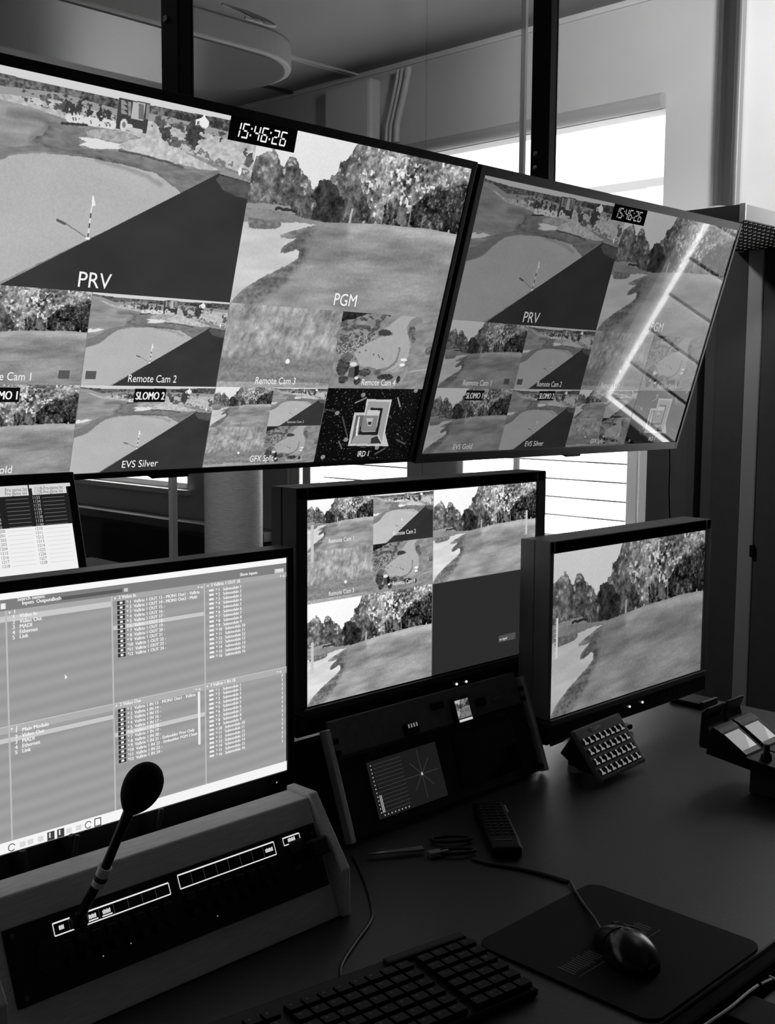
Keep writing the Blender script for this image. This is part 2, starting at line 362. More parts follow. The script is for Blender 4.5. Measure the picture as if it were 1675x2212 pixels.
# ------------------------------------------------------------------ pictures shown on the screens (drawn by code, one tone per grid point)
rng = np.random.RandomState(5)
def vnoise(x, y, seed):
    r = np.random.RandomState(seed); T = r.rand(256, 256)
    xi = np.floor(x).astype(int); yi = np.floor(y).astype(int); fx = x-xi; fy = y-yi
    fx = fx*fx*(3-2*fx); fy = fy*fy*(3-2*fy); a = T[yi % 256, xi % 256]; b_ = T[yi % 256, (xi+1) % 256]
    c = T[(yi+1) % 256, xi % 256]; d = T[(yi+1) % 256, (xi+1) % 256]
    return (a*(1-fx)+b_*fx)*(1-fy)+(c*(1-fx)+d*fx)*fy
def fbm(x, y, seed, o=4):
    s = 0; a = 1; t = 0
    for k in range(o): s = s+a*vnoise(x*2**k, y*2**k, seed+k); t += a; a *= .55
    return s/t
class Pic:
    def __init__(s, N, M, base=.5):
        s.N, s.M = N, M
        s.U, s.V = np.meshgrid((np.arange(N)+.5)/N, (np.arange(M)+.5)/M); s.I = np.full((M, N), base, float)
        s.asp = 16/9; s.U0, s.V0 = s.U, s.V; s.Uw, s.Vw = s.U, s.V
    def warp(s, a, f=40, seed=900):   # ragged outlines for growing things; a = 0 gives clean ones
        s.Uw = s.U0+a*(fbm(s.U0*f, s.V0*f*.6, seed, 3)-.5)*2; s.Vw = s.V0+a*1.5*(fbm(s.U0*f, s.V0*f*.6, seed+50, 3)-.5)*2
    def soft(s, m, d, r):             # add d over a mask with a soft rim
        k = m.astype(float); w_ = max(1, int(r*s.N))
        for ax in (0, 1):
            for _ in range(2):
                c = np.cumsum(np.concatenate([np.repeat(np.take(k, [0], ax), w_+1, ax), k, np.repeat(np.take(k, [-1], ax), w_, ax)], ax), ax)
                n = k.shape[ax]; k = (np.take(c, range(2*w_+1, 2*w_+1+n), ax)-np.take(c, range(0, n), ax))/(2*w_+1)
        s.I += d*k
    def poly(s, pts):
        U, V = s.Uw, s.Vw; m = np.zeros(U.shape, bool); n = len(pts)
        for i in range(n):
            x0, y0 = pts[i]; x1, y1 = pts[(i+1) % n]
            if y0 == y1: continue
            c = ((y0 > V) != (y1 > V)) & (U < (x1-x0)*(V-y0)/(y1-y0)+x0); m ^= c
        return m
    def ell(s, c, rx, ry): return ((s.Uw-c[0])/rx)**2+((s.Vw-c[1])/ry)**2 < 1
    def line(s, pts, wd_):
        m = np.zeros(s.U.shape, bool)
        for (x0, y0), (x1, y1) in zip(pts[:-1], pts[1:]):
            dx, dy = (x1-x0)*s.asp, y1-y0; L = dx*dx+dy*dy+1e-12
            t = np.clip((((s.Uw-x0)*s.asp)*dx+(s.Vw-y0)*dy)/L, 0, 1)
            m |= np.hypot((s.Uw-x0)*s.asp-t*dx, (s.Vw-y0)-t*dy) < wd_/2
        return m
    def below(s, pts):   # region under a polyline
        xs = [p[0] for p in pts]; ys = [p[1] for p in pts]; return s.Vw > np.interp(s.Uw, xs, ys)
TVF = Frame((2.69319, 1.84682, 1.4+.177), -.28431)
TV1X = -1.272
def conv(z0x, z0y, sc, x0, w, zt, h):
    def f(pts): 
        out = []
        for px, py in pts:
            lx, lz = TVF.px(z0x+px/sc, z0y+py/sc); out.append(((lx-x0)/w, (zt-lz)/h))
        return out
    return f
H1 = .3475
cA = conv(480, 230, 2.939, -1.272, .618, H1, H1)
cB = conv(0, 130, 2.991, -1.890, .618, H1, H1)
cB2 = conv(200, 220, 4.653, -1.890, .618, H1, H1)
cBt = conv(900, 360, 2.326, -.605, .605, .3405, .3405)
cD = conv(700, 660, 6.442, -.963, .309, 0, .174)
cI = conv(440, 630, 3.221, -.963, .309, -.174, .174)
def trees(p, m, lo, hi, seed, f=60, con=1.0):
    n = fbm(p.U*f*1.5, p.V*f*1.0, seed, 4); n2 = fbm(p.U*f*.30, p.V*f*.20, seed+9, 3)
    v = lo+(hi-lo)*np.clip((n-.5)*1.7*con+(n2-.5)*1.3+.48, 0, 1); p.I[m] = v[m]
def feedA(N, M):
    p = Pic(N, M, .90); U, V = p.U, p.V
    p.I = .93-.05*V+.02*(fbm(U*6, V*6, 3)-.5)
    wob = .030*(fbm(U*26, V*3, 21, 4)-.5)*2+.035*(fbm(U*80, V*50, 22, 3)-.5)
    tl = cA([(120, 330), (165, 500), (190, 400), (215, 330), (260, 300), (300, 275), (350, 290), (372, 350), (395, 372), (430, 300), (470, 335), (505, 400), (540, 462), (580, 515), (600, 490), (640, 468), (680, 480), (695, 430), (735, 410), (752, 345), (800, 315), (835, 280), (862, 240), (900, 150), (1600, 300)])
    xs = [q[0] for q in tl]; ys = [q[1] for q in tl]; o = np.argsort(xs); xs = np.array(xs)[o]; ys = np.array(ys)[o]
    top = np.interp(U, xs, ys); m = V+wob > top
    d_ = np.clip((V-top)*2.2, 0, 1)
    n1 = fbm(U*70, V*42, 31, 3); n2 = fbm(U*16, V*10, 33, 3); n3 = fbm(U*170, V*95, 35, 2)
    tex = .62*(n1-.5)+.55*(n2-.5)+.22*(n3-.5)
    tv = .47-.14*d_+tex*.75; p.I[m] = tv[m]
    hole = m & (n1 > .66) & (d_ < .3) & (U < .45); p.I[hole] = .72
    p.warp(.020, 34, 930)
    bm = p.poly(cA([(585, 520), (600, 495), (640, 470), (690, 478), (740, 510), (775, 600), (780, 735), (650, 738), (560, 725), (590, 620)])); v = .22+tex*.45; p.I[bm] = v[bm]
    br = p.poly(cA([(860, 330), (960, 250), (1600, 330), (1600, 470), (1420, 500), (1330, 540), (1230, 620), (1160, 700), (1110, 560), (1040, 640), (1000, 720), (930, 640), (880, 480)])) & m
    v = .53+tex*1.15; p.I[br] = v[br]
    lf = fbm(U*85, V*50, 71, 2); zone = fbm(U*10, V*9, 72, 2); k = br & (lf > .60) & (zone > .36); v = .70+1.2*(lf-.60); p.I[k] = v[k]
    k = m & ~br & (lf > .70) & (U > .5); p.I[k] += .2
    dkm = p.poly(cA([(1030, 640), (1060, 610), (1110, 640), (1150, 770), (1020, 750)])) | p.poly(cA([(1185, 770), (1210, 640), (1260, 600), (1330, 560), (1420, 520), (1560, 490), (1540, 840), (1300, 790)]))
    v = .20+tex*.75; k = dkm & m; p.I[k] = v[k]; k = k & (lf > .67); p.I[k] += .22
    pk = p.poly(cA([(1120, 640), (1170, 650), (1170, 760), (1120, 755)])); v = .45+tex*.6; p.I[pk & m] = v[pk & m]
    p.warp(0)
    for a, b_, t in (((1038, 530), (1008, 748), .60), ((1218, 545), (1180, 762), .56), ((1060, 380), (1040, 520), .66), ((1440, 450), (1450, 540), .42), ((330, 610), (323, 665), .55), ((500, 660), (499, 705), .52), ((238, 600), (232, 650), .5)):
        p.I[p.line(cA([a, b_]), .008)] = t
    p.warp(.006, 60, 940)
    bandm = p.poly(cA([(140, 612), (300, 618), (430, 630), (470, 690), (300, 655), (140, 648)])); p.I[bandm] = .60
    k = p.line(cA([(340, 646), (400, 655), (470, 668)]), .018); p.I[k] = .22
    p.warp(0)
    gp_ = cA([(120, 642), (155, 645), (300, 656), (420, 676), (520, 708), (640, 735), (820, 741), (1000, 746), (1170, 765), (1300, 775), (1490, 812), (1600, 830)])
    g = p.below(gp_)
    st = fbm(U*7-V*5, V*26+U*5, 91, 4); big = fbm(U*4, V*5, 95, 3); fine = fbm(U*150, V*90, 97, 2)
    gt = .60+.20*(st-.5)+.20*(big-.5)+.07*(fine-.5)-.07*np.exp(-((V-.66)/.05)**2)
    p.I[g] = gt[g]; J = p.I.copy(); p.I = np.zeros_like(J)
    p.soft(p.poly(cA([(820, 741), (1000, 746), (1170, 765), (1490, 812), (1480, 870), (1180, 815), (900, 790), (790, 850), (800, 770)])), .09, .010)
    p.soft(p.poly(cA([(640, 745), (790, 745), (795, 860), (560, 860), (430, 850)])), -.06, .012)
    p.soft(p.poly(cA([(700, 1130), (800, 1160), (900, 1330), (700, 1300)])), -.06, .03)
    p.soft(p.poly(cA([(820, 900), (1000, 960), (900, 1100), (760, 1000)])), .05, .05)
    J[g] += p.I[g]; p.I = J
    p.warp(.004, 90, 950)
    rg = p.poly(cA([(368, 815), (440, 790), (560, 755), (600, 770), (560, 830), (500, 860), (540, 920), (530, 970), (440, 1070), (330, 1180), (240, 1240), (130, 1330), (30, 1300), (60, 1232), (230, 1095), (430, 997), (490, 922), (370, 930), (384, 888), (470, 842), (375, 834)]))
    J = p.I.copy(); p.I = np.zeros_like(J); p.soft(rg, 1.0, .012); J = np.where(g, J*(1-.30*p.I)+p.I*.30*(fbm(U*70, V*60, 101, 3)-.5), J); p.I = J
    sand = p.poly(cA([(60, 733), (162, 733), (172, 768), (230, 779), (330, 776), (372, 762), (357, 736), (480, 737), (600, 750), (520, 770), (440, 790), (368, 815), (375, 834), (452, 838), (470, 842), (420, 864), (384, 888), (370, 930), (420, 925), (470, 905), (490, 922), (482, 960), (430, 997), (330, 1045), (230, 1095), (130, 1160), (60, 1232), (-60, 1500)]))
    p.I[sand] = (.82+.14*(fbm(U*7+V*5, V*16, 103, 3)-.5))[sand]
    k = p.poly(cA([(165, 700), (372, 738), (375, 760), (330, 776), (230, 779), (172, 768)])); p.I[k] = (.50+.3*(fbm(U*60, V*60, 105, 2)-.5))[k]
    p.warp(0)
    k = p.poly(cA([(800, 740), (822, 645), (832, 650), (814, 741)])); p.I[k] = .74
    for q in ((895, 738), (972, 740), (1436, 795)): k = p.ell(cA([q])[0], .005, .014); p.I[k] = .68
    p.I += .05*(fbm(U*200, V*120, 107, 2)-.5)
    return p.I
def feedB(N, M):
    p = Pic(N, M, .6); U, V = p.U, p.V
    big = fbm(U*5, V*8, 11, 3); st = fbm(U*10+V*8, V*40, 12, 3); fine = fbm(U*160, V*90, 13, 2)
    fw = .58+.18*(st-.5)+.12*(big-.5)+.05*(fine-.5)
    p.I = fw.copy()
    # bright rough across the top
    ln = cBt([(200, 80), (345, 90), (410, 145), (450, 180), (520, 200), (600, 235), (690, 250), (800, 290), (900, 330), (1040, 400), (1100, 430)])
    top = ~p.below(ln) | (p.poly(cB2([(0, 250), (300, 290), (900, 430), (1600, 760), (1700, 800), (1700, 100), (0, 100)])))
    rough = .76+.30*(fbm(U*70, V*60, 14, 4)-.5)
    p.I[top] = rough[top]
    # far tree belt and sky
    b1 = cB([(-600, -60), (-200, 60), (0, 165), (200, 190), (400, 215), (560, 262), (760, 318), (960, 345), (1100, 370), (1260, 410), (1480, 465), (1700, 520)])
    trees(p, ~p.below(b1), .20, .52, 15, 90)
    k = ~p.below(cB([(-600, -90), (-200, 30), (0, 85), (200, 130), (560, 210), (760, 250), (960, 290), (1280, 350), (1470, 385), (1700, 430)])); p.I[k] = .86
    p.I[p.below(b1) & ~p.below([(a, c+.035) for a, c in b1])] = .62
    # bushes scattered over the rough
    p.warp(.010, 60, 960)
    bl = fbm(U*46, V*46, 16, 3); zone = p.poly(cB([(130, 190), (560, 270), (760, 330), (740, 400), (430, 350), (130, 250)])) | p.poly(cB2([(560, 140), (750, 170), (1000, 250), (1330, 320), (1300, 400), (1060, 370), (760, 250)]))
    k = zone & (bl > .54); p.I[k] = (.36+.35*(fbm(U*120, V*80, 28, 2)-.5))[k]
    # fairway left with dark curved path
    pth = cB([(60, 343), (150, 350), (240, 362), (310, 400), (315, 430), (280, 465), (210, 490), (205, 515), (260, 555), (400, 592), (560, 615), (760, 665), (900, 715), (1010, 770), (1090, 815)])
    apr = p.poly(cB([(310, 395), (420, 415), (550, 440), (500, 500), (520, 560), (640, 580), (760, 585), (860, 615), (1000, 650), (1180, 695), (1420, 715), (1430, 740), (1165, 860), (1090, 800), (860, 700), (560, 615), (300, 560), (215, 510), (300, 460)]))
    p.I[apr] = (.50+.22*(fbm(U*30, V*60, 17, 3)-.5))[apr]
    p.warp(.006, 50, 965); k = p.line(pth, .030); p.warp(.003, 60, 966); p.soft(k, -.10, .006)
    sw2 = p.poly(cBt([(150, 480), (255, 475), (330, 445), (385, 395), (440, 352), (510, 338), (620, 345), (720, 365), (500, 320), (400, 340), (300, 400), (150, 430)])); p.I[sw2] = (.50+.1*(fbm(U*40, V*60, 27, 2)-.5))[sw2]
    green = p.poly(cBt([(150, 530), (240, 478), (300, 462), (345, 440), (385, 398), (440, 358), (510, 345), (600, 348), (700, 367), (780, 392), (835, 455), (345, 775), (100, 790)]) )
    gt = .73+.05*(big-.5)+.06*(fbm(U*240, V*140, 19, 2)-.5); p.I[green] = gt[green]
    k = p.line(cB([(620, 645), (800, 695), (950, 750), (1040, 805)]), .018); p.soft(k, -.13, .004)
    # sand, mound
    k = p.poly(cB([(505, 498), (570, 498), (640, 512), (740, 535), (830, 548), (760, 576), (600, 572), (510, 548), (560, 530)])); p.I[k] = .90
    k = p.poly(cBt([(272, 335), (300, 330), (305, 340), (335, 333), (372, 345), (330, 357), (275, 362)])); p.I[k] = .92
    k = p.poly(cB([(555, 465), (600, 448), (680, 445), (800, 465), (880, 500), (800, 520), (740, 530), (640, 505), (565, 495)])); p.I[k] = (.66+.35*(fbm(U*90, V*50, 20, 3)-.5))[k]
    k = p.poly(cB([(760, 555), (820, 520), (930, 500), (1050, 520), (1180, 590), (1300, 650), (1420, 712), (1300, 705), (1150, 668), (1000, 630), (850, 600)])); p.I[k] = (.78+.3*(fbm(U*90, V*60, 23, 3)-.5))[k]
    k = p.line(cB([(770, 585), (900, 612), (1050, 650), (1180, 695)]), .012); p.I[k] = .36
    # right hand rough: bushes, road
    p.warp(.030, 50, 970)
    for c, rx, ry, t in (((750, 302), .020, .035, .30), ((1000, 330), .030, .085, .28), ((860, 405), .035, .018, .40), ((1570, 570), .022, .04, .36), ((700, 190), .02, .03, .36)):
        m = p.ell(cB2([c])[0], rx, ry); p.I[m] = (t+.25*(fbm(U*80, V*60, 24, 3)-.5))[m]
    k = p.line(cB2([(900, 450), (1150, 560), (1350, 650), (1600, 760)]), .014); p.I[k] = .5
    p.warp(0); k = p.ell(cB2([(1478, 700)])[0], .006, .022); p.I[k] = .95
    p.warp(0)
    # leader board, signs and tent
    k = p.poly(cB([(770, 243), (972, 282), (945, 477), (742, 440)])); p.I[k] = .27
    k = p.poly(cB([(858, 268), (940, 283), (925, 393), (845, 378)])); p.I[k] = .74
    for q in range(9): p.I[p.line(cB([(898, 286+11*q), (925, 291+11*q)]), .008)] = .45; p.I[p.line(cB([(785, 262+10*q), (800+9*(q % 3), 266+10*q)]), .007)] = .6
    for q in range(8): p.I[p.line(cB([(830, 276+11*q), (842, 279+11*q)]), .007)] = .6
    k = p.poly(cB([(948, 285), (968, 288), (956, 385), (938, 380)])); p.I[k] = .55
    p.I[p.ell(cB([(798, 420)])[0], .012, .030)] = .85; p.I[p.ell(cB([(800, 418)])[0], .006, .014)] = .5
    p.I[p.line(cB([(822, 425), (845, 429)]), .02)] = .85; p.I[p.line(cB([(822, 443), (912, 459)]), .016)] = .8
    k = p.poly(cB([(436, 352), (742, 398), (740, 440), (430, 390)])); p.I[k] = .42
    for a, b_ in (((448, 372), (518, 383)), ((562, 392), (618, 402)), ((668, 410), (726, 420))): p.I[p.line(cB([a, b_]), .042)] = .88
    for a, b_ in (((470, 372), (474, 386)), ((488, 375), (490, 388)), ((585, 394), (588, 408)), ((684, 410), (688, 424)), ((706, 414), (710, 426))): p.I[p.line(cB([a, b_]), .008)] = .45
    p.I[p.line(cB([(400, 408), (560, 420)]), .012)] = .25
    for c in ((430, 295), (475, 320), (518, 315), (575, 325), (650, 345), (697, 355)): p.warp(.02, 90, 980); p.I[p.ell(cB([c])[0], .010, .034)] = .26; p.warp(0)
    k = p.poly(cB2([(1032, 235), (1035, 180), (1080, 168), (1105, 150), (1122, 125), (1135, 158), (1170, 205), (1165, 245), (1135, 268), (1095, 255), (1075, 230)])); p.I[k] = .95
    k = p.poly(cB2([(1046, 230), (1050, 196), (1072, 196), (1070, 226)])); p.I[k] = .4
    # the large cast shadow on the course, as filmed
    sh = p.below(cB([(-500, 1698), (0, 1447), (1165, 858), (1410, 733), (1700, 815)]))
    p.I[sh] = (.215+.05*(fbm(U*6, V*6, 25, 3)-.5))[sh]
    k = sh & p.poly(cB([(1390, 770), (1420, 745), (1640, 800), (1620, 900), (1520, 880), (1440, 840)])); p.I[k] = (.33+.15*(fbm(U*40, V*40, 26, 3)-.5))[k]
    # flag
    p.I[p.line(cB([(555, 1142), (420, 1052)]), .006)] = .5; p.I[p.line(cB([(370, 1032), (418, 1055)]), .014)] = .38
    for q in range(6):
        a = (590-q*4.2, 962+q*32); b_ = (590-(q+1)*4.2, 962+(q+1)*32); p.I[p.line(cB([a, b_]), .010)] = .92 if q % 2 == 0 else .35
    p.I[p.ell(cB([(565, 1150)])[0], .008, .008)] = .95
    p.I[p.poly(cB([(597, 870), (605, 880), (617, 942), (602, 938), (588, 962)]))] = .97
    return p.I
def feedC(N, M):
    p = Pic(N, M); U, V = p.U, p.V
    a = .62+.34*(fbm(U*34+V*4, V*11, 201, 4)-.5)+.36*(fbm(U*7, V*7, 205, 4)-.5)+.12*(fbm(U*80, V*40, 206, 2)-.5)
    b_ = .54+.20*(fbm(U*60, V*44, 207, 3)-.5)+.14*(fbm(U*3, V*18, 208, 2)-.5)
    t = np.clip((V-.56)*14+ (fbm(U*12, V*4, 209, 2)-.5)*3, 0, 1); p.I = a*(1-t)+b_*t
    p.I[V > .93] += .10
    p.I[p.ell((.575, .665), .019, .030)] = .98
    return p.I
def feedD(N, M):
    p = Pic(N, M); U, V = p.U, p.V
    p.I = .55+.25*(fbm(U*14, V*20+U*6, 301, 4)-.5)
    p.warp(.012, 40, 990); tz = p.poly(cD([(230, 60), (1000, 100), (820, 300), (700, 380), (500, 450), (170, 600), (180, 400)]))
    t = fbm(U*22, V*22, 303, 3); k = tz & (t > .5); p.I[k] = (.36+.3*(fbm(U*60, V*60, 304, 2)-.5))[k]
    k = p.poly(cD([(250, 70), (740, 110), (560, 130), (420, 190), (320, 200), (240, 220)])); p.I[k] = (.16+.2*(fbm(U*50, V*40, 305, 2)-.5))[k]
    k = p.poly(cD([(165, 600), (330, 500), (480, 440), (720, 380), (760, 430), (560, 540), (420, 640), (180, 670)])); p.I[k] = (.50+.9*(fbm(U*90, V*80, 306, 2)-.5))[k]
    lgt = .68+.05*(fbm(U*40, V*20, 307, 2)-.5)
    k = p.poly(cD([(1100, 130), (1290, 150), (1180, 240), (1150, 320), (1180, 450), (1200, 560), (1170, 700), (1100, 850), (960, 930), (760, 900), (500, 850), (470, 760), (410, 660), (520, 570), (740, 450), (960, 420), (960, 370), (840, 330), (960, 230)])); p.I[k] = lgt[k]
    p.I[p.line(cD([(1040, 600), (1045, 640), (1010, 760), (930, 850), (830, 890), (740, 900), (600, 870)]), .035)] = .50
    p.I[p.line(cD([(700, 900), (850, 930), (960, 900), (1080, 800), (1110, 650)]), .014)] = .6
    k = p.ell(cD([(850, 385)])[0], .075, .045); p.I[k] = .26
    for c, rx, ry, tn in (((1215, 370), .04, .08, .38), ((1240, 470), .03, .05, .42), ((260, 850), .062, .12, .27), ((320, 720), .06, .06, .4), ((265, 1025), .05, .05, .28), ((560, 930), .07, .05, .3), ((740, 930), .04, .04, .38), ((850, 995), .085, .045, .24), ((460, 1050), .04, .045, .24), ((1450, 630), .04, .06, .42), ((1030, 1030), .02, .05, .2)):
        m = p.ell(cD([c])[0], rx, ry); p.I[m] = (tn+.3*(fbm(U*50, V*50, 308, 2)-.5))[m]
    p.warp(0)
    k = p.poly(cD([(350, 870), (430, 850), (415, 1005), (330, 990)])); p.I[k] = .33
    k = p.poly(cD([(430, 850), (488, 830), (480, 960), (415, 1005)])); p.I[k] = .12
    for c, r in (((1108, 755), .036), ((1085, 825), .030)): p.I[p.ell(cD([c])[0], r, .020)] = .95
    p.I[p.ell(cD([(410, 815)])[0], .035, .03)] = .88; p.I[p.ell(cD([(450, 1005)])[0], .02, .02)] = .9
    for c in ((690, 680), (755, 690), (770, 715), (805, 735), (820, 748), (580, 625), (495, 650), (437, 745)): p.I[p.ell(cD([c])[0], .007, .012)] = .3
    p.I[p.line(cD([(1200, 920), (1420, 885)]), .02)] = .68
    p.I[p.line(cD([(1150, 860), (1130, 960), (1060, 1060)]), .03)] = .62
    return p.I
def feedI(N, M):
    p = Pic(N, M, .03); U, V = p.U, p.V
    s = fbm(U*90, V*60, 401, 2); p.I[s > .80] = .45; p.I += .03*fbm(U*8, V*8, 402, 2)
    for a, b_, t in (((1055, 775), (1130, 740), .5), ((965, 870), (1000, 1010), .3), ((940, 1040), (960, 1090), .4), ((840, 820), (910, 830), .25), ((1350, 740), (1365, 800), .6), ((1340, 1030), (1400, 1060), .3), ((1190, 1130), (1260, 1090), .35)): p.I[p.line(cI([a, b_]), .022)] = t
    for c in ((1110, 720), (930, 845), (1205, 1085), (830, 1150), (1475, 690), (990, 1030)): p.I[p.ell(cI([c])[0], .022, .03)] = .55
    def fill(pts, t): p.I[p.poly(cI(pts))] = t
    fill([(1048, 842), (1225, 842), (1285, 1075), (1003, 1072)], .78); fill([(1062, 860), (1205, 860), (1232, 1058), (1022, 1058)], .40)
    fill([(1030, 1040), (1062, 990), (1205, 990), (1235, 1055), (1030, 1058)], .62); fill([(1165, 1020), (1215, 1000), (1235, 1055), (1160, 1055)], .2)
    fill([(1135, 750), (1308, 752), (1242, 1070), (1205, 1000), (1205, 980), (1090, 978), (1110, 890)], .80)
    fill([(1146, 765), (1295, 768), (1238, 1045), (1212, 990), (1238, 822), (1142, 822), (1122, 900), (1122, 862)], .62)
    fill([(1160, 808), (1246, 812), (1210, 998), (1075, 996), (1092, 930), (1100, 975), (1195, 975), (1228, 828), (1160, 825)], .12)
    fill([(1112, 862), (1215, 862), (1195, 972), (1092, 972)], .52); fill([(1130, 880), (1178, 880), (1168, 935), (1142, 935)], .74); fill([(1143, 905), (1168, 905), (1164, 928), (1143, 928)], .18)
    fill([(1062, 950), (1078, 870), (1086, 870), (1068, 1005), (1056, 1005)], .9)
    return p.I
FEEDF = dict(A=feedA, B=feedB, C=feedC, D=feedD, I=feedI)
FM = {}
def feed_mesh(key, N, contrast=1.0, gain=1.0):
    k = (key, N, contrast, gain)
    if k not in FM:
        M = int(N*9/16); I = np.clip(FEEDF[key](N, M), 0.01, 1.0)
        if contrast != 1.0: I = np.clip((I-.5)*contrast+.5, .02, 1)
        V = lin(I*gain)
        xs = np.linspace(0, 1, N); zs = np.linspace(0, -1, M); X, Z = np.meshgrid(xs, zs)
        co = np.zeros((N*M, 3), np.float32); co[:, 0] = X.ravel(); co[:, 2] = Z.ravel()
        i = (np.arange(M-1)[:, None]*N+np.arange(N-1)[None, :]).ravel()
        q = np.stack([i+N, i+N+1, i+1, i], 1).astype(np.int32)
        me = bpy.data.meshes.new('picture'); me.vertices.add(N*M); me.vertices.foreach_set('co', co.ravel())
        me.loops.add(q.size); me.loops.foreach_set('vertex_index', q.ravel()); me.polygons.add(len(q))
        me.polygons.foreach_set('loop_start', np.arange(0, q.size, 4, dtype=np.int32)); me.update(calc_edges=True)
        a = me.color_attributes.new('picture', 'FLOAT_COLOR', 'POINT')
        c = np.ones((N*M, 4), np.float32); c[:, :3] = V.ravel()[:, None]; a.data.foreach_set('color', c.ravel())
        FM[k] = me
    return FM[k]
def video(parent, key, x0, z1, w_, h_, N, mat, contrast=1.0, gain=1.0, y=-.0008):
    me = feed_mesh(key, N, contrast, gain)
    o = bpy.data.objects.new('video_feed', me); COL.objects.link(o); o.parent = parent
    if len(me.materials) == 0: me.materials.append(mat)
    o.material_slots[0].link = 'OBJECT'; o.material_slots[0].material = mat
    o.location = (x0, y, z1); o.scale = (w_, 1, h_)
    return o

# ------------------------------------------------------------------ televisions
blk = pm('bezel_black', .10, .35, spec=.35); blkm = pm('bezel_matt', .09, .55)
SEG = {'0': 'abcdef', '1': 'bc', '2': 'abged', '4': 'fgbc', '5': 'afgcd', '6': 'afgcde'}
def seven(mb, s, x, z, h, y):
    w_ = h*.56; t = h*.11; cx = x
    def bar(x0, z0, x1, z1):
        sk = .10; mb.quad(*[(a+sk*(c-z), y, c) for a, c in ((x0, z0), (x1, z0), (x1, z1), (x0, z1))])
    for ch in s:
        if ch == ':':
            bar(cx, z+h*.22, cx+t*1.1, z+h*.22+t*1.2); bar(cx, z+h*.66, cx+t*1.1, z+h*.66+t*1.2); cx += t*2.6; continue
        S = SEG[ch]; g = t*.35; a0, a1 = (cx, cx+w_)
        if ch == '1': a0 = cx-w_*.45; a1 = a0+w_
        if 'a' in S: bar(a0+g, z+h-t, a1-g, z+h)
        if 'd' in S: bar(a0+g, z, a1-g, z+t)
        if 'g' in S: bar(a0+t+g, z+h/2-t/2, a1-t-g, z+h/2+t/2)
        if 'f' in S: bar(a0, z+h/2+g, a0+t, z+h-g)
        if 'b' in S: bar(a1-t, z+h/2+g, a1, z+h-g)
        if 'e' in S: bar(a0, z+g, a0+t, z+h/2-g)
        if 'c' in S: bar(a1-t, z+g, a1, z+h/2-g)
        cx = a1+t*1.3
    return mb
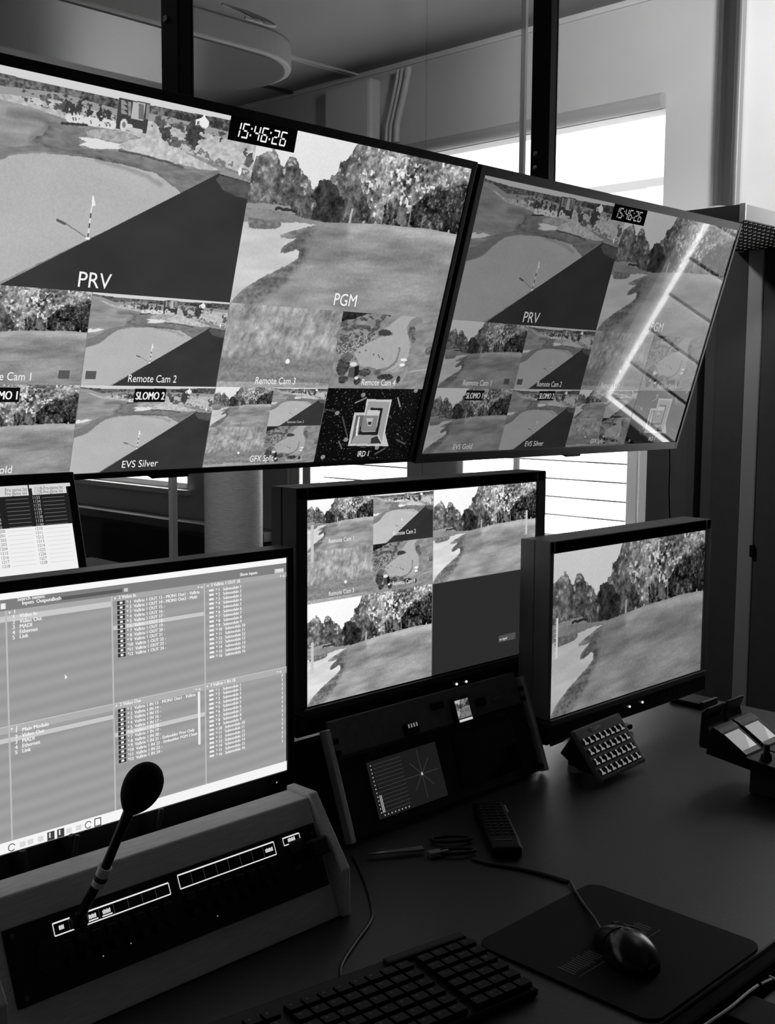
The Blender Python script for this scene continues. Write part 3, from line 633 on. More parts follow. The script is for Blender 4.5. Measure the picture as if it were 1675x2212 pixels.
def television(cx_, W, H, bez, label, strength, rough, spec, con, sfx, hi):
    """cx_: centre in the shared tilted frame"""
    o0 = TVF.o+np.array([cx_, 0, 0])
    tv = empty('television', tuple(o0), label, 'television', rot=TVF.rot(), group='wall televisions')
    l, r, t, b_ = bez; x0, x1, z0, z1 = -W/2, W/2, -H/2, H/2
    f = MB()
    f.box(x0-l, x0, -.004, .05, z0-b_, z1+t); f.box(x1, x1+r, -.004, .05, z0-b_, z1+t)
    f.box(x0, x1, -.004, .05, z1, z1+t); f.box(x0, x1, -.004, .05, z0-b_, z0)
    f.build('frame', blk if sfx == 1 else pm('bezel_grey', .20, .4, spec=.4), tv, bevel=.0015)
    MB().box(x0-l+.01, x1+r-.01, .05, .075, z0-b_+.03, z1+t-.05).build('back_cover', blkm, tv, bevel=.006)
    MB().box(.02 if sfx == 2 else -.12, .09 if sfx == 2 else -.03, .0, .03, z0-b_-.008, z0-b_).build('sensor_bar', blkm, tv, bevel=.002)
    sc = MB().box(x0, x1, 0, .045, z0, z1).build('screen', pm('screen_glass', .02, .25, spec=.3), tv)
    m = feed_mat('lit_picture_%d' % sfx, strength, rough, spec)
    tx = em('lit_caption_%d' % sfx, .98, max(strength, .45) if sfx == 2 else .95, rough, spec)
    q = W/4; hh = H/2; qh = H/4
    def vid(k, c, r_, w_, h_, N): return video(sc, k, x0+c*q, z1-r_*qh, w_*q, h_*qh, N, m, con)
    vid('B', 0, 0, 2, 2, hi); vid('A', 2, 0, 2, 2, hi)
    vid('A', 0, 2, 1, 1, hi//2); vid('B', 1, 2, 1, 1, hi//2); vid('C', 2, 2, 1, 1, 256); vid('D', 3, 2, 1, 1, 288)
    vid('A', 0, 3, 1, 1, hi//2); vid('B', 1, 3, 1, 1, hi//2); vid('I', 3, 3, 1, 1, 288)
    vid('A', 2, 3, .5, .5, 160); vid('B', 2.5, 3, .5, .5, 160); vid('C', 2, 3.5, .5, .5, 160); vid('D', 2.5, 3.5, .5, .5, 160)
    def cap(s, c, r_, size, al='CENTER', bold=False, wd_=None):
        c_ = MB(); text_mb(c_, s, x0+c*q, z1-r_*qh, size, -.0016, al, wd_)
        if bold: text_mb(c_, s, x0+c*q+.0012, z1-r_*qh, size, -.0016, al, wd_)
        return c_.build('caption', tx, sc)
    cap('PRV', 1.0, 1.955, .040, wd_=.066); cap('PGM', 3.0, 1.93, .038, wd_=.066)
    for i in range(4): cap('Remote Cam %d' % (i+1), i+.5, 2.955, .0215, wd_=.110)
    cap('EVS Gold', .5, 3.955, .021, wd_=.075); cap('EVS Silver', 1.5, 3.955, .021, wd_=.083); cap('GFX Split', 2.5, 3.955, .020, wd_=.066); cap('IRD 1', 3.5, 3.955, .020, wd_=.036)
    for i in range(2):
        pl = MB().box(x0+(i+.5)*q-.036, x0+(i+.5)*q+.036, -.0013, -.0011, z1-3.185*qh, z1-3.03*qh).build('caption_strip', em('strip_dark', .10, .6), sc)
        cap('SLOMO %d' % (i+1), i+.5, 3.155, .022, bold=True, wd_=.065)
    for dx in (-.075, .035): MB().box(x0+q+dx*.5-.01, x0+q+dx*.5+.012, -.0014, -.0012, z1-2.93*qh, z1-2.84*qh).build('status_square', em('square_grey%d' % sfx, .36, strength), sc)
    for k, (c, r_) in enumerate(((2.25, 3.46), (2.75, 3.46), (2.25, 3.975), (2.8, 3.975))):
        text_mb(MB(), 'Remote Cam %d' % (k+1), x0+c*q, z1-r_*qh, .008, -.0016, 'CENTER', .048).build('caption', em('lit_small_%d' % sfx, .8, strength), sc)
    # clock
    ck = MB().box(x0+1.775*q, x0+2.30*q, -.0028, -.0014, z1-.245*qh*2/2, z1+.004).build('clock', em('clock_black', .03, .5), sc)
    c2 = seven(MB(), '15:46:26', x0+1.825*q, z1-.200*qh, .0275, -.0032)
    c2.build('clock_digits', em('digits_%d' % sfx, .97, .95 if sfx == 1 else .42), sc)
    for c in (1, 2, 3): MB().rect(x0+c*q-.0006, z1-3.995*qh, x0+c*q+.0006, z1-2*qh, -.0014).build('grid_line', em('grid_%d' % sfx, .5, strength), sc)
    return tv
television(-1.272, 1.236, .695, (.014, .014, .018, .012),
           'huge left television tilted down, running out of the frame, multiview of golf feeds', .93, .4, .1, 1.0, 1, 640)
television(0.0, 1.210, .681, (.020, .012, .022, .024),
           'right television tilted down with a window reflected in its golf multiview',   .42, .035, .32, .95, 2, 512)
# ceiling-hung columns that carry the televisions
colm = pm('column_black', .07, .35, metal=.2, spec=.4)
for x, lab, zs in ((1.449, 'thick black vertical mounting pole above the left television', (2.18, 2.23)), (2.727, 'thick black vertical mounting pole where the right television hangs', (2.055, 2.095))):
    c = empty('mounting_pole', (x, 2.05, 0), lab, 'mounting pole', group='television mounting poles')
    MB().box(x, x+.035, 2.05, 2.115, 1.45, 3.1).build('pole', colm, c, world=True, bevel=.004)
    MB().box(x+.035, x+.0375, 2.049, 2.056, 1.45, 3.1).build('edge_trim', pm('trim_grey', .55, .35, metal=.6), c, world=True)
    for z in zs:
        MB().sphere((x-.001, 2.095, z), (.004, .0075, .0075), 10, 8).build('bolt', pm('chrome_bolt', .95, .15, metal=1), c, world=True)
hang = [onx(1447, 968, 2.9)]
cb = MB().tube([ony(1447, 955, 1.98), ony(1448, 1010, 1.99), ony(1446, 1060, 2.0), ony(1449, 1140, 2.0), ony(1450, 1400, 2.0)], .003, 8)
tag(cb.build('power_cable', pm('cable_black', .03, .5)), 'thin black cable hanging straight down below the right television', 'cable')

# ------------------------------------------------------------------ production monitors
def prod_monitor(y, W, H, cx_, cz, label, lb, rb, tb, bb, depth, tone, ledge, ledx):
    root = empty('broadcast_monitor', (cx_, y, cz), label, 'monitor', group='broadcast monitors on the desk')
    x0, x1, z0, z1 = -W/2, W/2, -H/2, H/2
    m = pm('monitor_shell_%s' % tone, tone, .45, spec=.35, noise=.05, scale=80)
    f = MB()
    f.prism([(-.004, z1), (.0, z1), (.0, z1+tb), (-.004, z1+tb)], x0-lb, x1+rb)
    f.box(x0-lb, x0, -.004, .03, z0, z1+tb); f.box(x1, x1+rb, -.004, .03, z0, z1+tb); f.box(x0, x1, -.004, .03, z1, z1+tb)
    f.box(x0-lb, x1+rb, .03, depth, z0-bb, z1+tb)
    f.build('frame', m, root, bevel=.002)
    MB().box(x0-lb, x1+rb, -.004, .03, z0-bb, z0-.012).build('control_strip', blk, root, bevel=.002)
    MB().box(x0-lb+.01, x1+rb-.004, -.007, .03, z0-.012, z0-.002).build('ledge', pm('ledge_%s' % ledge, ledge, .4), root, bevel=.001)
    sc = MB().box(x0-.004, x1+.004, .0, .03, z0-.004, z1+.004).build('screen', pm('screen_glass', .02, .25, spec=.3), root)
    for dx in ledx: MB().sphere((dx, -.005, z0-bb*.55), .0022, 10, 6).build('indicator_light', em('led_white', 1, 1.2), root)
    bt = MB()
    for k in range(7): bt.box(.06+.017*k, .07+.017*k, -.0055, -.004, z0-bb*.5, z0-bb*.5+.004)
    bt.build('button_row', pm('button_grey', .22, .4), root)
    MB().box(-.09, .09, depth-.02, depth+.05, z0-bb-.01, z0+.05).build('stand_neck', blkm, root)
    MB().box(-.06, .06, .03, depth+.06, .742-cz, .752-cz).build('stand_foot', blkm, root, bevel=.003)
    MB().box(-.05, .05, depth-.01, depth+.03, .75-cz, z0-bb+.02).build('stand_column', blkm, root)
    return root, sc
r2, s2 = prod_monitor(1.253, .550, .3094, 1.3765, 1.0883, 'larger middle monitor showing a split of six golf pictures, one dark', .021, .026, .019, .043, .055, .27, .30, (.06, .085))
fmm = feed_mat('lit_picture_3', 1.0, .45, .08); wt = em('lit_caption_3', .98, .95)
W2, H2 = .550, .3094; hx, hz = W2/2, H2/2
video(s2, 'A', -hx, hz, W2/4, H2/4, 200, fmm, 1.15); video(s2, 'B', -hx+W2/4, hz, W2/4, H2/4, 200, fmm, 1.1)
video(s2, 'C', -hx, hz-H2/4, W2/4, H2/4, 200, fmm, 1.05); video(s2, 'D', -hx+W2/4, hz-H2/4, W2/4, H2/4, 200, fmm, 1.1)
video(s2, 'A', 0, hz, W2/2, H2/2, 400, fmm, 1.15); video(s2, 'A', -hx, 0, W2/2, H2/2, 400, fmm, 1.15)
MB().rect(0.001, -hz, hx, -.001, -.0008).build('dark_picture', em('dark_grey_picture', .20, .75), s2)
g = MB(); g.rect(-.0006, -hz, .0006, hz, -.0015); g.rect(0, -.0006, hx, .0006, -.0015); g.build('grid_lines', em('grid_mid', .6, .7), s2)
for s, x, z in (('Remote Cam 1', -.205, .088), ('Remote Cam 2', -.068, .088), ('Remote Cam 3', -.205, .008), ('Remote Cam 4', -.068, .008)):
    text_mb(MB(), s, x, z, .0095, -.0016, 'CENTER', .052).build('caption', wt, s2)
def meter(par, x, z0, z1, ticks=8):
    a = MB(); a.rect(x, z0, x+.0055, z1, -.0016)
    for k in range(ticks): a.rect(x-.004, z0+(z1-z0)*k/ticks, x, z0+(z1-z0)*k/ticks+.001, -.0016)
    return a.build('level_meter', em('meter_grey', .82, .9), par)
meter(s2, -.267, .062, .118); meter(s2, .245, .062, .105); meter(s2, -.267, -.105, -.058)
MB().rect(.175, -.125, .222, -.113, -.0014).build('status_bar', em('bar_dim', .33, .9), s2)
text_mb(MB(), 'no signal', .177, -.1215, .006, -.0018).build('caption', wt, s2)
def tag_strip(root, s, x, z, sz=.010, y=-.0045, tone=.33):
    return text_mb(MB(), s, x, z, sz, y).build('lettering', pm('letter_%s' % tone, tone, .5), root)
tag_strip(r2, 'Mons 3', -.27, hz+.005); tag_strip(r2, 'Mons 1', -.265, -hz-.035, .009); tag_strip(r2, 'Mons 4', .262, hz+.006, .008)
r3, s3 = prod_monitor(1.171, .520, .2925, 1.8555, .9793, 'smaller right monitor showing a golf green below tall trees', .011, .019, .022, .045, .062, .50, .45, (-.01, .035))
video(s3, 'A', -.26, .14625, .520, .2925, 560, feed_mat('lit_picture_4', .62, .12, .35), 1.05)
meter(s3, -.247, -.040, .032)
# ------------------------------------------------------------------ computer monitor
CF = Frame((.7175, 1.15, 1.0375), 0.0); CW, CH = .515, .2895
rc = empty('computer_monitor', tuple(CF.o), 'large black computer monitor at left showing grey lists of video routes', 'computer monitor')
x0, x1, z0, z1 = -CW/2, CW/2, -CH/2, CH/2
f = MB(); f.box(x0-.012, x0, -.004, .03, z0-.028, z1+.013); f.box(x1, x1+.012, -.004, .03, z0-.028, z1+.013); f.box(x0, x1, -.004, .03, z1, z1+.013); f.box(x0, x1, -.004, .03, z0-.028, z0)
f.build('frame', pm('desktop_bezel', .05, .35, spec=.3), rc, bevel=.0015)
MB().box(x0, x1, .03, .055, z0-.02, z1+.005).build('back_cover', blkm, rc, bevel=.006)
MB().box(-.03, .03, .055, .09, z0-.135, 0).build('stand_column', blkm, rc); MB().box(-.12, .12, .03, .16, .742-1.0375, .752-1.0375).build('stand_foot', blkm, rc, bevel=.003)
tag_strip(rc, 'HDMI 1: KVM / HDMI 2: VRTR Out', .118, z1+.0035, .0075, -.0045, .30)
for dx in (x1-.02,): MB().sphere((dx, -.004, z0-.012), .0012, 8, 6).build('indicator_light', em('led_dim', .7, .8), rc)
bgm = bpy.data.materials.new('list_background'); bgm.use_nodes = True; nt = bgm.node_tree; b = nt.nodes['Principled BSDF']
b.inputs['Base Color'].default_value = (0, 0, 0, 1); b.inputs['Specular IOR Level'].default_value = .1; b.inputs['Emission Strength'].default_value = 1
tc = nt.nodes.new('ShaderNodeTexCoord'); wv = nt.nodes.new('ShaderNodeTexWave'); wv.bands_direction = 'Z'; wv.inputs['Scale'].default_value = 19; wv.inputs['Distortion'].default_value = .6; wv.inputs['Detail'].default_value = 2
mp = nt.nodes.new('ShaderNodeMapping'); mp.inputs['Rotation'].default_value = (0, math.radians(3), 0)
mr = nt.nodes.new('ShaderNodeMapRange'); mr.inputs['To Min'].default_value = float(lin(.592)); mr.inputs['To Max'].default_value = float(lin(.628))
nt.links.new(tc.outputs['Object'], mp.inputs[0]); nt.links.new(mp.outputs[0], wv.inputs['Vector']); nt.links.new(wv.outputs['Fac'], mr.inputs['Value']); nt.links.new(mr.outputs[0], b.inputs['Emission Color'])
bgm.cycles.emission_sampling = 'NONE'
sc = MB().box(x0, x1, 0, .03, z0, z1).build('screen', bgm, rc)
def zc(x, y): return CF.px(x/2.617, 1180+y/2.617)
def zf(x, y): return CF.px(x/5.234, 1240+y/5.234)
def zg(x, y): return CF.px(230+x/4.295, 1220+y/4.295)
def zh(x, y): return CF.px(230+x/4.295, 1450+y/4.295)
UI = {}
def uir(f_, tl, br, tone, y=-.0010):
    a = f_(*tl); b_ = f_(*br); UI.setdefault(tone, MB()).rect(max(x0, a[0]), b_[1], b_[0], a[1], y)
uir(zc, (-60, 255), (1700, 90), .97); UI = {}
top = z1; bar = .0145
def strip(xa, xb, za, zb, tone, y=-.001): UI.setdefault(tone, MB()).rect(max(x0, xa), zb, min(x1, xb), za, y)
strip(x0, x1, z1, z1-.0072, .97)
X = lambda v, yy=500: zc(v, yy)[0]
xa, xb, xc_, xd = zf(68, 700)[0], zf(1265, 700)[0], zg(906, 500)[0], x1
hz_ = zf(75, 412)[1]
strip(x0, x1, z1-.0072, hz_, .50)
hb = zf(75, 478)[1]; strip(x0, x1, hz_, hb, .66, -.0011)
strip(x0, xb, hb+.0005, zf(75, 540)[1], .79, -.0012)
a, b_ = zf(668, 258), zf(1375, 203); strip(a[0], b_[0], a[1], b_[1], .36, -.0013)
a, b_ = zf(1395, 160), zf(1440, 195); strip(a[0], b_[0], a[1], b_[1], .8, -.0013)
a, b_ = zg(1555, 40), zg(1640, 68); strip(a[0], b_[0], a[1], b_[1], .8, -.0013)
a, b_ = zf(0, 335), zf(58, 392); strip(a[0], b_[0], a[1], b_[1], .93, -.0013)
a, b_ = zg(50, 570), zg(50, 608); strip(xb, xc_, a[1], b_[1], .79, -.0012)
m1, m2 = zc(45, 1015)[1], zc(45, 1058)[1]
strip(x0, x1, m1, m2, .69, -.0011); strip(x0, x1, m1, m1-.0010, .78, -.00115)
a, b_ = zc(48, 1082), zc(48, 1108); strip(x0, xb, a[1], b_[1], .79, -.0012)
a, b_ = zc(640, 1057), zc(640, 1082); strip(xb, xc_, a[1], b_[1], .79, -.0012)
for xv in (xa, xb, xc_): strip(xv-.0010, xv+.0010, hz_, z0, .74, -.0013)
tb_ = zc(1605, 1215)[1]
strip(x0, x1, tb_, z0, .96, -.0014)
for t, mb in UI.items(): mb.build('list_pane', em('ui_%s' % t, t, 1.0), sc)
ut = em('ui_text', .95, 1.0)
tmb = MB()
def row(s, f_, x, y, sz=.0058, wd_=None):
    p = f_(x, y); text_mb(tmb, s, p[0], p[1], sz, -.0018, 'LEFT', wd_); text_mb(tmb, s, p[0]+.0004, p[1], sz, -.0018, 'LEFT', wd_)
row('Search names:', zf, 185, 305); row('Inputs', zf, 238, 345); row('Outputs', zf, 400, 325); row('Both', zf, 580, 302); row('v  1', zf, 85, 450); row('v  2 Video In', zf, 1280, 288)
for s, y in (('1   Video In', 500), ('2   Video Out', 565), ('3   MADI', 622), ('4   Ethernet', 682), ('5   Link', 738)): row(s, zf, 130, y, .0062)
for s, y in (('2   Video Out', 1086), ('3   MADI', 1117), ('4   Ethernet', 1146), ('5   Link', 1175), ('1   Main Module', 1054)): row(s, zc, 80, y, .0062)
row('v  3 VaBrix 1 OUT 18', zg, 925, 205); row('v  3 VaBrix 1 IN 18', zh, 920, 150); row('v  2 Video Out', zh, 75, 332); row('v  1', zc, 55, 1040)
row('Show inputs', zg, 1230, 105); row('Select', zg, 1568, 65, .005); row('+ o', zg, 835, 222); row('+ o', zg, 1600, 118); row('+ o', zh, 815, 182); row('+ o', zh, 1570, 18)
ib = MB(); iw = MB()
def rows(f_, xi, yi0, yi1, n, items, xt, odx=0, icon=True):
    p0 = f_(xi, yi0); p1 = f_(xi+odx, yi1)
    for k in range(n):
        z = p0[1]+(p1[1]-p0[1])*k/(n-1); xx = p0[0]
        if icon: ib.rect(xx, z-.0022, xx+.0105, z+.0022, -.0016); iw.rect(xx+.0035, z-.0012, xx+.0072, z+.0014, -.0018)
        else: iw.rect(xx, z-.0012, xx+.0070, z+.0015, -.0018)
        text_mb(tmb, items(k), xx+xt, z-.0022, .0056, -.0018); text_mb(tmb, items(k), xx+xt+.0004, z-.0022, .0056, -.0018)
rows(zg, 92, 356, 844, 12, lambda k: '*%2d  VaBrix 1 OUT %d -%s' % (k+1, 13+k, (' MON1 Out1 - VaBrix' if k == 0 else ' MON1 Out2 - Multi' if k == 1 else '')), .0125)
rows(zh, 100, 368, 838, 12, lambda k: '*%2d  VaBrix 1 IN %d -%s' % (k+1, 13+k, (' MON1 Out1 - VaBrix' if k == 0 else ' Embedder Prev Only' if k == 8 else ' Embedder PGM Clean' if k == 9 else '')), .0125)
rows(zg, 945, 240, 858, 16, lambda k: '* %d   Submodule %d' % (k+1, k+1), .010, icon=False)
rows(zh, 945, 185, 790, 16, lambda k: '* %d   Submodule %d' % (k+1, k+1), .010, icon=False)
a, b_ = zh(840, 190), zh(862, 675); iw.rect(a[0], b_[1], a[0]+.0036, a[1], -.0018)
a = zc(362, 722); iw.plate([(a[0], a[1]), (a[0], a[1]-.0058), (a[0]+.0032, a[1]-.0040)], -.002, -.0018)
for k in range(16): z = zh(1590, 30)[1]-k*.0060; iw.rect(x1-.0085, z-.004, x1-.0072, z, -.0018)
tmb.build('list_text', ut, sc); iw.build('list_marks', em('ui_mark', .93, 1.0), sc); ib.build('list_icons', em('ui_dark', .20, 1.0), sc)
ik = MB(); il = MB()
zt = (tb_+z0)/2
for x_, t_ in ((262, 1), (318, 1), (370, 0), (425, 0), (478, 2), (530, 3), (105, 0), (150, 0), (208, 0), (40, 2)):
    xx = zc(x_, 1600)[0]; z = zt-.001
    if t_ == 1: ik.rect(xx, z-.005, xx+.009, z+.005, -.0018); il.rect(xx+.002, z-.002, xx+.004, z+.004, -.002)
    elif t_ == 3:
        for q in ((0, -.005, .009, -.0038), (0, .0038, .009, .005), (0, -.005, .0012, .005), (.0078, -.005, .009, .005)): ik.rect(xx+q[0], z+q[1], xx+q[2], z+q[3], -.0018)
    elif t_ == 2: ik.tube([(xx+.004+.004*math.cos(v), -.0018, z+.004*math.sin(v)) for v in np.linspace(.4, 5.6, 12)], .0005, 5)
    else: il.rect(xx, z-.003, xx+.007, z+.003, -.0018)
ik.build('taskbar_icons', em('ui_ink', .25, 1), sc); il.build('taskbar_icons', em('ui_faint', .85, 1), sc)
# ------------------------------------------------------------------ farther display at the left edge
BF = Frame((.80, 1.62, 1.19), .24)
def zb(x, y): return BF.px(x/9.306, 1030+y/9.306)
bm = empty('spreadsheet_display', tuple(BF.o), 'bright display at the left edge showing a table of numbered rows', 'display', rot=BF.rot())
pA, pB, pC, pD, pE = zb(1405, 120), zb(1490, 930), zb(1555, 1530), zb(1495, 1800), zb(-500, 2010)
xl = -.16
MB().box(xl-.012, pC[0]+.016, .002, .03, pE[1]-.02, pA[1]+.018).build('frame', pm('desktop_bezel', .05, .35), bm, bevel=.002)
sb = MB().rect(xl, pE[1]-.004, pC[0], pA[1]+.001, 0).build('screen', em('sheet_dark', .13, 1), bm)
g = MB(); zt_ = pB[1]; g.rect(xl, pD[1]-.004, pC[0]-.002, zt_, -.001); g.build('list_pane', em('sheet_white', .94, 1), sb)
g = MB(); zh0, zh1 = zb(0, 410)[1], pA[1]; g.rect(xl, zh0, zb(575, 380)[0], zh1, -.001); g.rect(zb(650, 380)[0], zh0, zb(1340, 350)[0], zh1, -.001); g.rect(zb(575, 200)[0], zb(600, 235)[1], zb(1400, 150)[0], zh1, -.0012)
g.build('list_pane', em('sheet_head', .84, 1), sb)
tg = MB(); td = MB(); tw = MB(); tl_ = MB()
nr = 8; za = zb(750, 395)[1]; zb_ = zb(790, 940)[1]
xs1, xs0 = zb(750, 700)[0], zb(0, 700)[0]
for k in range(nr):
    z = za+(zb_-za)*k/(nr-1)
    text_mb(tw, '11%d%d' % (3+k//7, (3+k) % 10), xs1-.006, z-.004, .0066, -.0014); text_mb(tw, '10%d%d' % (3+k//7, (3+k) % 10), xs0-.014, z-.004, .0066, -.0014)
    for xx in (zb(880, 700)[0], zb(130, 700)[0]): tl_.rect(xx, z-.0032, xx+.038, z-.0022, -.0014)
for k in range(9):
    z = zb(800, 1015)[1]+(zb(860, 1700)[1]-zb(800, 1015)[1])*k/8
    text_mb(td, '12%d%d' % (1+k//5, k), zb(800, 1300)[0]-.006, z-.004, .0066, -.0014); text_mb(td, '12%d%d' % (k//5, k), zb(60, 1300)[0]-.008, z-.004, .0066, -.0014)
    for xx in (zb(950, 1300)[0], zb(170, 1300)[0]): tg.rect(xx, z-.0032, xx+.040, z-.0026, -.0014)
for (x_, y_, s) in ((90, 310, 'Pre game lat'), (90, 385, 'Pre game lot'), (680, 275, '111B-Pre-game lat'), (680, 350, '112B-Pre-game lot')):
    q = zb(x_, y_); text_mb(td, s, q[0], q[1], .0078, -.0016, 'LEFT', .048 if x_ > 600 else .036)
tw.build('list_text', em('sheet_num', .72, 1), sb); td.build('list_text', em('sheet_ink', .35, 1), sb); tl_.build('list_marks', em('sheet_line', .4, 1), sb); tg.build('list_marks', em('sheet_faint', .80, 1), sb)
MB().box(-.02, .02, .03, .06, -.44, 0).build('stand_column', blkm, bm)

# ------------------------------------------------------------------ intercom console with gooseneck microphone
KF = Frame((.74, 1.0445, .816), .406)
con = empty('intercom_console', tuple(KF.o), 'pale grey sloped intercom console with black key panel and lit label windows', 'intercom console', rot=KF.rot())
KW = Matrix(((1, 0, 0), (0, math.cos(KF.t), math.sin(KF.t)), (0, -math.sin(KF.t), math.cos(KF.t)))) .transposed()
def kl(y, z):   # world (y,z) -> console local (y,z)
    d = np.array([0, y, z])-np.array([0, KF.o[1], KF.o[2]]); return (float(d@np.array([0, math.cos(KF.t), -math.sin(KF.t)])), float(d@KF.ez))
shell = pm('console_shell', .86, .6, noise=.10, scale=140, stretch=(.3, 1, 3), spec=.2)
sec = [kl(1.0135, .741), kl(1.074, .881), kl(1.115, .881), kl(1.115, .741)]
MB().prism(sec, .500-.74, .948-.74).build('housing', shell, con, bevel=.002)
for a in ((.948, .962), (.486, .500)):
    MB().prism([kl(1.008, .741), kl(1.0095, .802), kl(1.0725, .886), kl(1.118, .886), kl(1.118, .741)], a[0]-.74, a[1]-.74).build('side_cheek', shell, con, bevel=.002)
c0, c1, c2, c3 = KF.px(7, 2033), KF.px(697, 1770), KF.px(732, 1902), KF.px(50, 2212)
px0, px1, pz0, pz1 = c0[0], .948-.74-.006, c2[1], c1[1]
kp = MB().box(px0, px1, -.0035, .002, pz0, pz1).build('key_panel', pm('panel_black', .06, .45, spec=.3), con, bevel=.001)
lite = em('label_window_light', .93, .95); dim = em('label_window_dim', .22, .8)
def lwin(a, b_, c, d, n, marks):
    A_, B_, C_, D_ = [KF.px(*q) for q in (a, b_, c, d)]
    xa_, xb_ = A_[0], B_[0]; zt_, zl_ = (A_[1]+B_[1])/2, (C_[1]+D_[1])/2
    g = MB(); t = .0008; y = -.0045
    g.rect(xa_, zt_-t, xb_, zt_+t, y); g.rect(xa_, zl_-t*.8, xb_, zl_+t*.8, y); g.rect(xa_-t*.6, zl_, xa_+t*.6, zt_, y); g.rect(xb_-t*.6, zl_, xb_+t*.6, zt_, y)
    for k, wd_, ul in marks:
        cx_ = xa_+(xb_-xa_)*(k+.5)/n; zz = (zt_+zl_)/2
        for q in range(6): g.rect(cx_-wd_/2+q*wd_/6, zz-.0020, cx_-wd_/2+(q+.72)*wd_/6, zz+.0020+.0006*(q % 2), y)
        if ul: g.rect(cx_-wd_*.62, zl_+.0018, cx_+wd_*.62, zl_+.0032, y)
    o = MB().box(xa_, xb_, -.0043, -.0036, zl_, zt_).build('label_window', pm('window_black', .05, .2), con)
    g.build('label_light', lite, o)
    h = MB()
    for k in range(1, n): xx = xa_+(xb_-xa_)*k/n; h.rect(xx-.0004, zl_, xx+.0004, zt_, -.0044)
    if n > 1: h.build('label_divider', dim, o)
    return xa_, xb_, zt_, zl_
w1 = lwin((110, 2001), (358, 1904), (364, 1933), (116, 2022), 8, ((0, .006, 0), (2, .011, 1), (3, .010, 1)))
w2 = lwin((380, 1897), (585, 1815), (590, 1843), (388, 1925), 8, ((7, .012, 0),))
w3 = lwin((606, 1813), (641, 1800), (645, 1815), (611, 1828), 1, ((0, .012, 0),))
kc = pm('key_cap', .085, .35); kn = pm('knob_black', .07, .4)
def cyl(mb, x, z, y0, y1, r, n=16, r2=None): return mb.tube([(x, y0, z), (x, y1, z)], [r, r2 or r], n)
for wx in (w1, w2):
    for k in range(8):
        x_ = wx[0]+(wx[1]-wx[0])*(k+.5)/8
        MB().box(x_-.0055, x_+.0055, -.0085, -.0035, wx[3]-.0165, wx[3]-.007).build('lever_key', kc, con, bevel=.0015)
        cyl(MB(), x_, wx[3]-.029, -.014, -.0035, .0045, 14, .005).build('volume_knob', kn, con)
cyl(MB(), px0+.045, pz1-.040, -.0055, -.0035, .018, 28).build('speaker_grille', pm('grille', .11, .5), con)
for x_, z_ in ((px0+.008, pz1-.008), (px0+.01, pz0+.008), (px1-.006, pz0+.009), (px1-.008, pz1-.012), (px1-.006, pz1-.045)):
    cyl(MB(), x_, z_, -.005, -.0035, .0028, 10).build('rack_screw', pm('screw_grey', .35, .3, metal=.7), con)
MB().box(px1-.048, px1-.028, -.010, -.0035, pz1-.028, pz1-.012).build('socket_block', pm('socket_grey', .17, .5), con, bevel=.002)
MB().box(px1-.026, px1+.004, -.020, -.0035, pz1-.040, pz1-.018).build('socket_block', pm('socket_black', .06, .5), con, bevel=.003)
MB().box(px1-.050, px1-.040, -.010, -.0035, pz1-.048, pz1-.042).build('button', pm('button_grey', .22, .4), con, bevel=.001)
for x_, z_ in ((.015-.1, -.018), (-.12, -.02), (.03, -.025)):
    MB().sphere((x_, -.004, z_), .0008, 6, 4).build('indicator_light', em('led_dim', .7, .8), con)
# gooseneck microphone stands in the console's socket
mb_ = cast(165, 1990, KF.n, KF.c); head0 = ony(279, 1752, .985); head1 = ony(333, 1652, .965)
gk = empty('gooseneck_microphone', tuple(mb_), 'black gooseneck microphone with foam windshield and white ring, on the console', 'microphone')
P0 = Vector(mb_)+Vector((0, -.005, .002))
p1 = ony(222, 1888, 1.02)
mid = ony(190, 1945, 1.035); p2 = ony(252, 1815, 1.0)
MB().tube([P0+Vector((0, .001, 0)), P0+Vector((0, -.003, .004)), P0.lerp(mid, .35)], [.011, .010, .0058], 20).build('base_collar', kn, gk, world=True)
MB().tube([P0, mid, p1, p2, head0], [.0052, .0052, .0052, .0050, .0058], 16).build('gooseneck', pm('neck_black', .04, .5), gk, world=True)
ra, rb = ony(212, 1912, 1.0255), ony(228, 1872, 1.0155)
MB().tube([ra, rb], .0072, 18).build('white_ring', pm('ring_white', 1.0, .6), gk, world=True)
MB().tube([ra.lerp(rb, .3), ra.lerp(rb, .55)], .0073, 18).build('ring_lettering', pm('ring_ink', .35, .6), gk, world=True)
ax = (head1-head0); L_ = ax.length; R_ = ax.normalized().to_track_quat('Z', 'Y').to_matrix().to_4x4()
prof = [(t, max(.0008, .0200*math.sqrt(max(0, 1-((t-.56)/.445)**2)) if t > .56 else .0200-.0125*((.56-t)/.56)**2.2)) for t in list(np.linspace(0, .9, 14))+[.93, .955, .975, .99, 1.0]]
MB().tube([head0+ax*t for t, r in prof], [r for t, r in prof], 28).build('foam_windshield', pm('foam_black', .035, .95, bump=.8, scale=400), gk, world=True)

